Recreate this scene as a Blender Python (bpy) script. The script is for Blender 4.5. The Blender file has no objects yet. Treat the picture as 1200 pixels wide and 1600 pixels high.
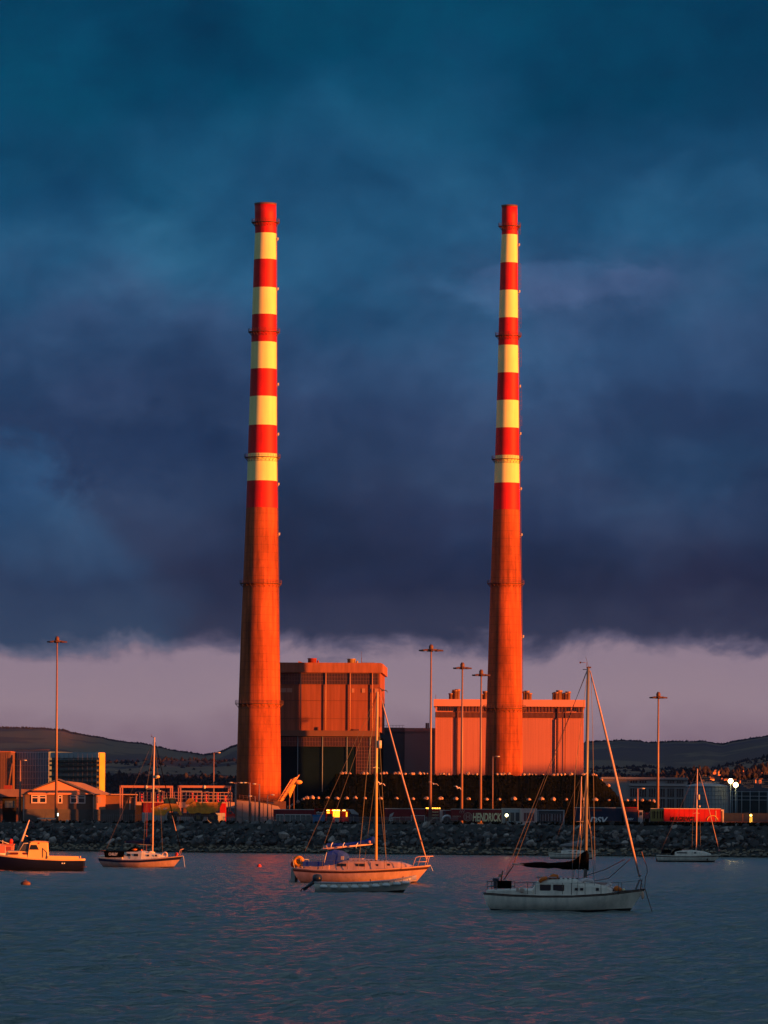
import bpy, bmesh, math, random
from mathutils import Vector, Matrix
random.seed(7)
S = bpy.context.scene
COL = S.collection
R = math.radians
sin, cos, pi = math.sin, math.cos, math.pi

# ---------------------------------------------------------------- camera
F = 7500.0            # focal length in photo pixels (photo 1200 x 1600)
EYE = 4.3             # eye height above the water
HY = 1306.0           # photo row of the horizon
ROLL = R(0.35)
cam = bpy.data.cameras.new('camera'); camo = bpy.data.objects.new('camera', cam); COL.objects.link(camo)
cam.sensor_fit = 'VERTICAL'; cam.sensor_height = 24; cam.lens = 24 * F / 1600
cam.shift_y = (HY - 800) / 1600
cam.clip_start = 1; cam.clip_end = 60000
camo.location = (0, 0, EYE)
camo.rotation_euler = (Matrix.Rotation(R(90), 3, 'X') @ Matrix.Rotation(ROLL, 3, 'Z')).to_euler()
S.camera = camo

# ---------------------------------------------------------------- light
SUN_AZ = R(62)        # sun is behind the camera, to the right
SUN_EL = R(2.5)
EXPO = 1.35
S.view_settings.view_transform = 'Standard'; S.view_settings.look = 'None'
S.view_settings.exposure = EXPO; S.view_settings.gamma = 1
dsun = Vector((sin(SUN_AZ) * cos(SUN_EL), -cos(SUN_AZ) * cos(SUN_EL), sin(SUN_EL)))
sl = bpy.data.lights.new('sun', 'SUN'); so = bpy.data.objects.new('sun', sl); COL.objects.link(so)
sl.energy = 5.0; sl.angle = R(0.6); sl.color = (1.0, 0.25, 0.028)
so.rotation_euler = dsun.to_track_quat('Z', 'Y').to_euler(); so.location = (300, -300, 300)

def s2l(c):
    return tuple((x / 255 / 12.92) if x <= 10 else ((x / 255 + 0.055) / 1.055) ** 2.4 for x in c)

W_ = bpy.data.worlds.new('World'); S.world = W_; W_.use_nodes = True
nt = W_.node_tree; nt.nodes.clear(); N = nt.nodes.new; L = nt.links.new
def mth(nt, op, a, b=None, c=None, clamp=False):
    n = nt.nodes.new('ShaderNodeMath'); n.operation = op; n.use_clamp = clamp
    for i, v in enumerate((a, b, c)):
        if v is None: continue
        if isinstance(v, (int, float)): n.inputs[i].default_value = v
        else: nt.links.new(v, n.inputs[i])
    return n.outputs[0]
def mixc(nt, f, a, b, mode='MIX'):
    n = nt.nodes.new('ShaderNodeMix'); n.data_type = 'RGBA'; n.blend_type = mode
    for i, v in ((0, f), (6, a), (7, b)):
        if isinstance(v, (int, float)): n.inputs[i].default_value = v
        elif isinstance(v, tuple): n.inputs[i].default_value = (v[0], v[1], v[2], 1)
        else: nt.links.new(v, n.inputs[i])
    return n.outputs[2]
def ramp(nt, fac, stops, interp='LINEAR'):
    n = nt.nodes.new('ShaderNodeValToRGB'); cr = n.color_ramp; cr.interpolation = interp
    while len(cr.elements) < len(stops): cr.elements.new(0.5)
    for e, (p, c) in zip(cr.elements, stops):
        e.position = p; e.color = (c[0], c[1], c[2], 1)
    nt.links.new(fac, n.inputs[0]); return n.outputs[0]
def noise(nt, vec, scale, detail=4, rough=0.5, dist=0.0):
    n = nt.nodes.new('ShaderNodeTexNoise'); n.inputs['Scale'].default_value = scale
    n.inputs['Detail'].default_value = detail; n.inputs['Roughness'].default_value = rough
    n.inputs['Distortion'].default_value = dist
    if vec is not None: nt.links.new(vec, n.inputs['Vector'])
    return n.outputs[0]
def mapping(nt, vec, scale=(1, 1, 1), loc=(0, 0, 0)):
    n = nt.nodes.new('ShaderNodeMapping'); n.inputs['Scale'].default_value = scale
    n.inputs['Location'].default_value = loc; nt.links.new(vec, n.inputs['Vector']); return n.outputs[0]

tc = N('ShaderNodeTexCoord'); gen = tc.outputs['Generated']
sep = N('ShaderNodeSeparateXYZ'); L(gen, sep.inputs[0])
zz = sep.outputs[2]
# cloud shapes: soft noise over the sky direction
nA = noise(nt, mapping(nt, gen, (1, 1, 1.5), (.3, 0, .13)), 13, 7, 0.52, 0.3)      # broad masses
nB = noise(nt, mapping(nt, gen, (1, 1, 1.6)), 42, 9, 0.60, 0.25)                   # ragged edge
nC = noise(nt, mapping(nt, gen, (1, 1, 1.25), (4, 0, 2)), 19, 7, 0.52, 0.35)
offA = mth(nt, 'MULTIPLY', mth(nt, 'SUBTRACT', nA, .5), 0.075)
offB = mth(nt, 'MULTIPLY', mth(nt, 'SUBTRACT', nB, .5), 0.019)
hi = mth(nt, 'MULTIPLY', mth(nt, 'SUBTRACT', zz, 0.046), 25, clamp=True)
zc = mth(nt, 'ADD', zz, mth(nt, 'ADD', mth(nt, 'MULTIPLY', offA, hi), mth(nt, 'ADD', offB, mth(nt, 'MULTIPLY', sep.outputs[0], -0.008))))
fac = mth(nt, 'MULTIPLY', zc, 4.0, clamp=True)
def st(z, c, k=1.0):
    l = s2l(c); return (min(1, z * 4), tuple(x * k for x in l))
skylow = ramp(nt, fac, [st(-.0, (104, 86, 104)), st(.0155, (126, 104, 120)), st(.0275, (148, 128, 141)), st(.0375, (142, 124, 140)),
                        st(.0400, (92, 88, 112)), st(.0425, (46, 54, 80)), st(.052, (36, 46, 74)), st(.068, (40, 60, 93)),
                        st(.085, (44, 66, 102)), st(.105, (50, 80, 118)), st(.120, (36, 86, 124)), st(.140, (20, 76, 112)),
                        st(.158, (3, 66, 99)), st(.176, (1, 58, 89)), st(.245, (98, 118, 134))])
mod = ramp(nt, nC, [(0.39, (.64, .76, .81)), (0.5, (1, 1, 1)), (.61, (1.32, 1.20, 1.13))])
clo = mixc(nt, mth(nt, 'MULTIPLY', mth(nt, 'SUBTRACT', zz, .040), 60, clamp=True), (1, 1, 1), mod)
skylow = mixc(nt, 1.0, skylow, clo, 'MULTIPLY')
def lobe(cx, cz, rx, rz, soft, amt, wob=1.0):        # a paler or darker cloud mass with a ragged outline
    xn = mth(nt, 'ADD', sep.outputs[0], mth(nt, 'MULTIPLY', mth(nt, 'SUBTRACT', nC, .5), .06 * wob)); zn = mth(nt, 'ADD', zz, mth(nt, 'MULTIPLY', mth(nt, 'SUBTRACT', nB, .5), .035 * wob))
    dx = mth(nt, 'DIVIDE', mth(nt, 'SUBTRACT', xn, cx), rx); dz = mth(nt, 'DIVIDE', mth(nt, 'SUBTRACT', zn, cz), rz)
    d = mth(nt, 'SQRT', mth(nt, 'ADD', mth(nt, 'MULTIPLY', dx, dx), mth(nt, 'MULTIPLY', dz, dz)))
    f = mth(nt, 'MULTIPLY', mth(nt, 'SUBTRACT', 1.0, d), 1 / soft, clamp=True)
    f = mth(nt, 'MULTIPLY', mth(nt, 'MULTIPLY', f, f), mth(nt, 'SUBTRACT', 3.0, mth(nt, 'MULTIPLY', f, 2.0)))
    return mixc(nt, mth(nt, 'MULTIPLY', f, mth(nt, 'MULTIPLY', mth(nt, 'SUBTRACT', zc, .0385), 220, clamp=True)), (1, 1, 1), amt)
fine = ramp(nt, noise(nt, mapping(nt, gen, (1, 1, 1.3), (9, 2, 5)), 70, 8, .62, .4), [(.36, (.88, .91, .93)), (.5, (1, 1, 1)), (.64, (1.12, 1.09, 1.07))])
skylow = mixc(nt, mth(nt, 'MULTIPLY', mth(nt, 'SUBTRACT', zz, .040), 60, clamp=True), skylow, mixc(nt, 1.0, skylow, fine, 'MULTIPLY'))
for args in ((-.092, .050, .054, .032, .20, (1.10, 1.55, 1.48)), (-.050, .080, .034, .012, .7, (.62, .74, .82)), (.034, .1135, .032, .006, .5, (1.7, 1.30, 1.25), .6), (.045, .100, .050, .014, .9, (1.22, 1.16, 1.14)),
             (-.055, .142, .040, .012, .9, (1.15, 1.0, 1.0)), (-.015, .160, .06, .012, .9, (.6, .86, .90)), (.060, .078, .035, .010, .9, (1.05, 1.22, 1.16)), (-.045, .118, .03, .012, .9, (1.25, 1.18, 1.12)), (.02, .062, .05, .012, .9, (.86, .86, .92)),
             (.075, .052, .03, .010, .8, (.84, .82, .88)), (-.07, .128, .03, .01, .8, (.78, .88, .92)), (.062, .138, .04, .01, .8, (1.3, 1.1, 1.08))):
    skylow = mixc(nt, 1.0, skylow, lobe(*args), 'MULTIPLY')
sky = N('ShaderNodeTexSky'); sky.sky_type = 'NISHITA'; sky.sun_disc = False
sky.sun_elevation = SUN_EL; sky.sun_rotation = pi - SUN_AZ
sky.altitude = 5; sky.air_density = 1.0; sky.dust_density = 0.6; sky.ozone_density = 2.0
bg1 = N('ShaderNodeBackground'); bg1.inputs[1].default_value = 1 / 2 ** EXPO
L(skylow, bg1.inputs[0])
bg2 = N('ShaderNodeBackground'); bg2.inputs[1].default_value = 0.14
L(mixc(nt, 1.0, sky.outputs[0], (1.0, .98, .88), 'MULTIPLY'), bg2.inputs[0])
mx = N('ShaderNodeMixShader')
L(mth(nt, 'MULTIPLY', mth(nt, 'SUBTRACT', zz, .20), 3.0, clamp=True), mx.inputs[0])
L(bg1.outputs[0], mx.inputs[1]); L(bg2.outputs[0], mx.inputs[2])
wo = N('ShaderNodeOutputWorld'); L(mx.outputs[0], wo.inputs[0])

# ---------------------------------------------------------------- photo pixel -> place
cr_, sr_ = cos(ROLL), sin(ROLL)
def uv(px, py):
    a, b = px - 600, HY - py
    return a * cr_ - b * sr_, a * sr_ + b * cr_
def Wp(px, py, Y):
    u, v = uv(px, py); return Vector((u * Y / F, Y, EYE + v * Y / F))
def waterY(px, py):
    return -EYE * F / uv(px, py)[1]
def row(px, Y, z):        # photo row at which height z stands
    a = px - 600; v = (z - EYE) * F / Y
    return HY - (v - a * sr_) / cr_
class Fr:                 # local metric frame: origin on the ground or water, x right, z up
    def __init__(s, px, Y, z=0.0):
        s.px = px; s.Y = Y; s.py = row(px, Y, z); s.m = Y / F
        s.o = Wp(px, s.py, Y)
    def x(s, px): return (px - s.px) * s.m
    def z(s, py): return (s.py - py) * s.m
    def p(s, px, py, y=0.0): return Vector((s.x(px), y, s.z(py)))

# ---------------------------------------------------------------- materials
MATS = {}
def mat(name, c, rough=0.8, var=0.0, scale=1.0, c2=None, metal=0.0, spec=0.3, stretch=(1, 1, 1), bump=0.0, emit=None, es=0.0, detail=5, streak=None):
    if name in MATS: return MATS[name]
    m = bpy.data.materials.new(name); m.use_nodes = True; t = m.node_tree; b = t.nodes['Principled BSDF']
    b.inputs['Roughness'].default_value = rough; b.inputs['Metallic'].default_value = metal
    b.inputs['Specular IOR Level'].default_value = spec
    b.inputs['Base Color'].default_value = (*c, 1)
    if var or c2 or bump:
        co = t.nodes.new('ShaderNodeTexCoord').outputs['Object']
        mp = mapping(t, co, stretch)
        nz = noise(t, mp, scale, detail, .6)
        lo = tuple(x * (1 - var) for x in c); h = c2 if c2 else tuple(min(1, x * (1 + var)) for x in c)
        col = ramp(t, nz, [(0.32, lo), (0.68, h)])
        if streak:
            n2 = noise(t, mapping(t, co, streak[1]), streak[0], 6, .65)
            col = mixc(t, 1.0, col, ramp(t, n2, [(.35, (streak[2],) * 3), (.62, (1, 1, 1))]), 'MULTIPLY')
        if name == 'chimney_concrete':       # horizontal pour joints and sooty patches
            sp_ = t.nodes.new('ShaderNodeSeparateXYZ'); t.links.new(co, sp_.inputs[0])
            fz = mth(t, 'FRACT', mth(t, 'DIVIDE', sp_.outputs[2], 2.6)); jl = mth(t, 'LESS_THAN', fz, .10)
            col = mixc(t, mth(t, 'MULTIPLY', jl, .30), col, (.12, .035, .02))
            n3 = noise(t, mapping(t, co, (1, 1, .3)), .16, 7, .7)
            col = mixc(t, 1.0, col, ramp(t, n3, [(.36, (.52, .50, .50)), (.56, (1, 1, 1)), (.7, (1.15, 1.15, 1.15))]), 'MULTIPLY')
        t.links.new(col, b.inputs['Base Color'])
        if bump:
            bn = t.nodes.new('ShaderNodeBump'); bn.inputs['Strength'].default_value = 1; bn.inputs['Distance'].default_value = bump
            t.links.new(nz, bn.inputs['Height']); t.links.new(bn.outputs[0], b.inputs['Normal'])
    if emit:
        b.inputs['Emission Color'].default_value = (*emit, 1); b.inputs['Emission Strength'].default_value = es
    MATS[name] = m; return m

CONC = mat('chimney_concrete', (.50, .105, .036), .9, .22, .09, stretch=(1, 1, .5), streak=(.55, (1.6, 1.6, .045), .50))
RED = mat('red_band_paint', (.60, .010, .012), .6, .16, .15, streak=(.6, (1, 1, .05), .62))
WHITE = mat('white_band_paint', (.86, .82, .36), .65, .04, .2, streak=(.6, (1, 1, .05), .86))
STEEL = mat('dark_steel', (.12, .05, .04), .6, .2, 2, spec=.4)
GALV = mat('galvanised_steel', (.25, .13, .11), .45, .12, 3, spec=.5)
PALEGAL = mat('pale_metal', (.55, .5, .48), .4, .08, 3, spec=.5)
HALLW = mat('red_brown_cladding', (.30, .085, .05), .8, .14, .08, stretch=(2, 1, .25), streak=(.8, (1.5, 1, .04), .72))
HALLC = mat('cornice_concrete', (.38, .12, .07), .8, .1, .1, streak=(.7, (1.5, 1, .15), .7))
HALLD = mat('shade_dark_cladding', (.005, .013, .022), .9, .2, .1, spec=0.0)  # shade over the hall's lower half put into the wall colour
GLAZ = mat('dark_glazing', (.05, .03, .03), .25, .3, .4, spec=.5)
PINK = mat('pink_profiled_cladding', (.52, .19, .16), .7, .05, .05, streak=(1.3, (1.5, 1, .02), .86))
PINKC = mat('pink_cornice', (.60, .25, .22), .7, .05, .1)
LOUV = mat('louvre_brown', (.10, .035, .035), .7, .2, 1)
GREYD = mat('slate_grey_cladding', (.07, .12, .17), .7, .08, .1)
GREYM = mat('mid_grey_cladding', (.24, .30, .36), .7, .06, .1)
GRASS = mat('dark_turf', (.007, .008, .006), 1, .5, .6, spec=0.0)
GRND = mat('yard_asphalt', (.05, .05, .05), .9, .3, .3, spec=.2)
BAG = mat('pale_woven_bag', (.40, .24, .20), .8, .55, 1.8, bump=.04)
BAGD = mat('bag_strap', (.07, .05, .05), .8)
WOODM = mat('dark_foliage', (.034, .027, .036), 1, .4, .5, spec=0.0)
GEL = mat('white_gelcoat', (.54, .33, .31), .35, .08, .8, spec=.5, streak=(2.0, (1, 1, .12), .75))
GELC = mat('cream_gelcoat', (.90, .78, .66), .35, .10, .9, spec=.5, streak=(2.2, (1, 1, .12), .72))
GELK = mat('weathered_gelcoat', (.90, .76, .64), .45, .10, .8, spec=.4)
DECK = mat('pale_deck', (.66, .60, .55), .7, .08, 2)
NAVY = mat('navy_gelcoat', (.007, .010, .04), .45, .1, 1, spec=.12)
STRB = mat('brown_stripe', (.06, .02, .015), .5)
STRN = mat('navy_stripe', (.01, .012, .05), .5)
ANTI = mat('dark_antifouling', (.022, .016, .015), .8, .3, 1.5)
ANTR = mat('rusty_boot_stripe', (.55, .20, .12), .6, .1, 2)
BLUEC = mat('blue_canvas', (.012, .05, .34), .85, .2, 3, bump=.02)
BLACKC = mat('black_canvas', (.004, .004, .005), .95, .2, 3, bump=.03, spec=0.0)
GREYC = mat('grey_canvas', (.30, .27, .28), .9, .15, 3, bump=.03)
ALU = mat('mast_aluminium', (.50, .42, .36), .35, .05, 1, spec=.6)
WIRE = mat('rigging_wire', (.10, .08, .08), .5)
SAILW = mat('furled_sail_cloth', (.44, .29, .28), .8, .1, 4, stretch=(1, 1, .3), bump=.01)
DGLASS = mat('dark_window', (.015, .018, .025), .12, spec=.6)
OUTB = mat('outboard_cowling', (.02, .03, .05), .35, spec=.5)
ORNG = mat('orange_plastic', (.75, .16, .02), .5, .1, 4)
REDP = mat('red_plastic', (.7, .03, .02), .5)
YELB = mat('yellow_truck_paint', (.95, .30, .025), .5, .25, 1.2, spec=.4)
TYRE = mat('tyre_rubber', (.03, .026, .024), .9, .3, 3)
TRRED = mat('dark_red_trailer', (.22, .012, .022), .55, .12, .5, streak=(1.2, (1, 1, .3), .6))
TRRED2 = mat('bright_red_trailer', (.46, .012, .010), .5, .08, .4)
TRNAVY = mat('navy_trailer', (.012, .022, .06), .55, .15, .5)
OLIVE = mat('olive_yellow_panel', (.30, .25, .08), .7, .15, 1)
CREAM = mat('cream_lettering', (.72, .66, .42), .7)
WLET = mat('white_lettering', (.80, .80, .82), .7)
BLET = mat('dark_lettering', (.03, .005, .005), .7)
RENDER = mat('shade_toned_render', (.15, .085, .07), .85, .12, .6)  # house wall's shaded dimness put into the base colour
GABLE = mat('pale_gable_boards', (.80, .30, .17), .7, .04, .5)
ROOFG = mat('grey_roof', (.13, .11, .13), .8, .12, .5)
FRAMEP = mat('window_frame_paint', (.72, .5, .45), .6)
BLKW = mat('concrete_block_wall', (.10, .085, .085), .9, .15, .7)  # block wall, with the house plinth's shade put into the colour
SKIN_GL = mat('blue_grey_curtain_glass', (.13, .19, .26), .5, .2, .15, spec=.15)
MULL = mat('grid_mullion', (.36, .38, .44), .6)
SCAF = mat('netting_grey', (.19, .22, .23), .85, .2, .3)
SCAFY = mat('yellow_cladding', (.78, .36, .06), .8, .12, .4)
BROWNB = mat('tan_cladding', (.15, .07, .06), .8, .1, .1)
TANKM = mat('pale_blue_tank', (.25, .29, .34), .6, .06, .2)
CONCG = mat('grey_precast', (.30, .26, .27), .85, .1, .3)
BLUES = mat('blue_skip_paint', (.02, .16, .42), .5, .1, 1)
TARP = mat('grey_tarpaulin', (.30, .30, .33), .8, .1, 1)
PNKW = mat('ramp_panels', (.42, .27, .25), .85, .06, .3)
LAMPW = mat('white_lamp', (1, 1, 1), emit=(1, .93, .45), es=6)
LAMPY = mat('yellow_lamp', (1, .8, .3), emit=(1, .60, .08), es=4)
LAMPO = mat('amber_lamp', (1, .5, .1), emit=(1, .38, .03), es=2)
GLOWW = mat('lit_interior_wall', (.8, .55, .1), emit=(1, .42, .02), es=.9)
HOUSEW = mat('far_house_wall', (.62, .45, .38), .9, .1, .2)
HOUSER = mat('far_house_roof', (.10, .06, .06), .9)

# ---------------------------------------------------------------- mesh builder
class MB:
    def __init__(s): s.v = []; s.f = []; s.mi = []; s.sm = []
    def add(s, vs, fs, mi=0, smooth=False):
        o = len(s.v); s.v += [tuple(v) for v in vs]
        for f in fs: s.f.append(tuple(i + o for i in f)); s.mi.append(mi); s.sm.append(smooth)
    def box(s, a, b, mi=0):
        x0, y0, z0 = a; x1, y1, z1 = b
        s.add([(x0, y0, z0), (x1, y0, z0), (x1, y1, z0), (x0, y1, z0), (x0, y0, z1), (x1, y0, z1), (x1, y1, z1), (x0, y1, z1)],
              [(0, 3, 2, 1), (4, 5, 6, 7), (0, 1, 5, 4), (1, 2, 6, 5), (2, 3, 7, 6), (3, 0, 4, 7)], mi); return s
    def prism(s, pts, y0, y1, mi=0):         # pts (x,z) counter-clockwise seen from -y
        n = len(pts)
        s.add([(x, y0, z) for x, z in pts] + [(x, y1, z) for x, z in pts],
              [tuple(range(n)), tuple(range(2 * n - 1, n - 1, -1))] + [(i, i + n, (i + 1) % n + n, (i + 1) % n) for i in range(n)], mi); return s
    def tube(s, pts, r, n=8, mi=0, caps=True, smooth=True):
        pts = [Vector(p) for p in pts]; rs = r if isinstance(r, (list, tuple)) else [r] * len(pts)
        base = len(s.v); vs = []; fs = []
        up = None
        for i, p in enumerate(pts):
            d = (pts[min(i + 1, len(pts) - 1)] - pts[max(i - 1, 0)])
            if d.length < 1e-6: d = Vector((0, 0, 1))
            d.normalize()
            if up is None: up = Vector((0, 1, 0)) if abs(d.y) < .9 else Vector((1, 0, 0))
            a = d.cross(up).normalized(); b = a.cross(d).normalized(); up = b
            for k in range(n):
                t = 2 * pi * k / n; vs.append(p + (a * cos(t) + b * sin(t)) * rs[i])
        for i in range(len(pts) - 1):
            for k in range(n):
                fs.append((i * n + k, i * n + (k + 1) % n, (i + 1) * n + (k + 1) % n, (i + 1) * n + k))
        s.add(vs, fs, mi, smooth)
        if caps:
            o = base; s.f.append(tuple(o + k for k in range(n - 1, -1, -1))); s.mi.append(mi); s.sm.append(False)
            o = base + (len(pts) - 1) * n; s.f.append(tuple(o + k for k in range(n))); s.mi.append(mi); s.sm.append(False)
        return s
    def lathe(s, prof, n=32, c=(0, 0), mis=None, mi=0, caps=True, smooth=True):   # prof (z, r[, cx])
        base = len(s.v); vs = []
        for pr in prof:
            z, r = pr[0], pr[1]; cx = pr[2] if len(pr) > 2 else 0
            for k in range(n):
                t = 2 * pi * k / n; vs.append((c[0] + cx + r * cos(t), c[1] + r * sin(t), z))
        for i in range(len(prof) - 1):
            s.add([], [], 0)
        o = len(s.v); s.v += vs
        for i in range(len(prof) - 1):
            for k in range(n):
                s.f.append((o + i * n + k, o + i * n + (k + 1) % n, o + (i + 1) * n + (k + 1) % n, o + (i + 1) * n + k))
                s.mi.append(mis[i] if mis else mi); s.sm.append(smooth)
        if caps:
            s.f.append(tuple(o + k for k in range(n - 1, -1, -1))); s.mi.append(mis[0] if mis else mi); s.sm.append(False)
            e = o + (len(prof) - 1) * n; s.f.append(tuple(e + k for k in range(n))); s.mi.append(mis[-1] if mis else mi); s.sm.append(False)
        return s
    def ball(s, c, r, n=10, m=6, mi=0):
        rx, ry, rz = r if isinstance(r, tuple) else (r, r, r)
        vs = []; fs = []
        for i in range(m + 1):
            ph = pi * i / m - pi / 2
            for k in range(n):
                t = 2 * pi * k / n; vs.append((c[0] + rx * cos(ph) * cos(t), c[1] + ry * cos(ph) * sin(t), c[2] + rz * sin(ph)))
        for i in range(m):
            for k in range(n): fs.append((i * n + k, i * n + (k + 1) % n, (i + 1) * n + (k + 1) % n, (i + 1) * n + k))
        s.add(vs, fs, mi, True); return s
    def torus(s, c, Rr, r, axis='y', n=18, k=8, mi=0, a0=0, a1=2 * pi):
        pts = []
        for i in range(n + 1):
            t = a0 + (a1 - a0) * i / n
            if axis == 'y': pts.append((c[0] + Rr * cos(t), c[1], c[2] + Rr * sin(t)))
            elif axis == 'z': pts.append((c[0] + Rr * cos(t), c[1] + Rr * sin(t), c[2]))
            else: pts.append((c[0], c[1] + Rr * cos(t), c[2] + Rr * sin(t)))
        return s.tube(pts, r, k, mi)
    def build(s, name, mats, parent=None, loc=None):
        me = bpy.data.meshes.new(name); me.from_pydata(s.v, [], s.f)
        if not isinstance(mats, (list, tuple)): mats = [mats]
        for m in mats: me.materials.append(m)
        me.polygons.foreach_set('material_index', s.mi); me.polygons.foreach_set('use_smooth', s.sm)
        me.validate(); me.update()
        o = bpy.data.objects.new(name, me); COL.objects.link(o)
        if parent: o.parent = parent
        if loc is not None: o.location = loc
        return o
def tag(o, label, cat, group=None):
    o['label'] = label; o['category'] = cat
    if group: o['group'] = group
    return o
def thing(name, label, cat, loc, rz=0, group=None):
    o = bpy.data.objects.new(name, None); COL.objects.link(o); o.location = loc; o.rotation_euler = (0, 0, rz)
    o.empty_display_size = 1
    return tag(o, label, cat, group)
def copytree(o, loc, label=None, parent=None, rz=None, group=None):
    c = o.copy(); COL.objects.link(c); c.parent = parent
    if loc is not None: c.location = loc
    if rz is not None: c.rotation_euler = (0, 0, rz)
    if label: c['label'] = label
    if group: c['group'] = group
    for ch in list(o.children): copytree(ch, None, None, c)
    return c
def text_part(name, txt, size_h, m, parent, x, y, z, width=None, depth=.02, shear=0.0, bold=0.02):
    cu = bpy.data.curves.new(name, 'FONT'); cu.body = txt; cu.size = 1; cu.extrude = depth; cu.offset = bold; cu.shear = shear
    to = bpy.data.objects.new(name + '_src', cu); COL.objects.link(to)
    dg = bpy.context.evaluated_depsgraph_get(); dg.update()
    me = bpy.data.meshes.new_from_object(to.evaluated_get(dg)); bpy.data.objects.remove(to); bpy.data.curves.remove(cu)
    xs = [v.co.x for v in me.vertices]; ys = [v.co.y for v in me.vertices]
    x0, x1, y0, y1 = min(xs), max(xs), min(ys), max(ys)
    kh = size_h / (y1 - y0); kw = (width / (x1 - x0)) if width else kh
    for v in me.vertices:
        a, b, c = v.co; v.co = ((a - x0) * kw, -c, (b - y0) * kh)
    me.materials.clear(); me.materials.append(m); me.name = name
    o = bpy.data.objects.new(name, me); COL.objects.link(o); o.parent = parent; o.location = (x, y, z); return o
def lerp(a, b, t): return a + (b - a) * t
def interp(pts, x):
    if x <= pts[0][0]: return pts[0][1]
    for (a, va), (b, vb) in zip(pts, pts[1:]):
        if x <= b: return lerp(va, vb, (x - a) / (b - a))
    return pts[-1][1]
def structure(o): o['kind'] = 'structure'; return o

# ---------------------------------------------------------------- water, ground, hills
def water_material():
    m = bpy.data.materials.new('sea_water'); m.use_nodes = True; t = m.node_tree; b = t.nodes['Principled BSDF']
    b.inputs['Roughness'].default_value = .16; b.inputs['IOR'].default_value = 1.33
    co = t.nodes.new('ShaderNodeTexCoord').outputs['Object']
    big = noise(t, mapping(t, co, (.012, .006, 1)), 1, 3, .5)
    t.links.new(ramp(t, big, [(.35, (.020, .062, .066)), (.65, (.030, .080, .084))]), b.inputs['Base Color'])
    a = noise(t, mapping(t, co, (.55, 1.0, 1)), .55, 7, .62, .3)
    w = noise(t, mapping(t, co, (.7, 1.2, 1), (7, 3, 0)), 2.6, 5, .6, .2)
    g1 = noise(t, mapping(t, co, (.30, .045, 1), (3, 1, 0)), 1, 4, .6, .4)
    g2 = noise(t, mapping(t, co, (1.3, .20, 1), (5, 9, 0)), 1, 4, .6, .2)
    gm = mth(t, 'ADD', .25, mth(t, 'MULTIPLY', mth(t, 'ADD', g1, mth(t, 'MULTIPLY', g2, 1.4)), .65))
    h = mth(t, 'MULTIPLY', gm, mth(t, 'ADD', mth(t, 'MULTIPLY', a, .55), mth(t, 'MULTIPLY', w, .16)))
    bn = t.nodes.new('ShaderNodeBump'); bn.inputs['Strength'].default_value = 1; bn.inputs['Distance'].default_value = .9
    t.links.new(h, bn.inputs['Height']); t.links.new(bn.outputs[0], b.inputs['Normal'])
    return m
SEA = water_material()
import numpy as np
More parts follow.
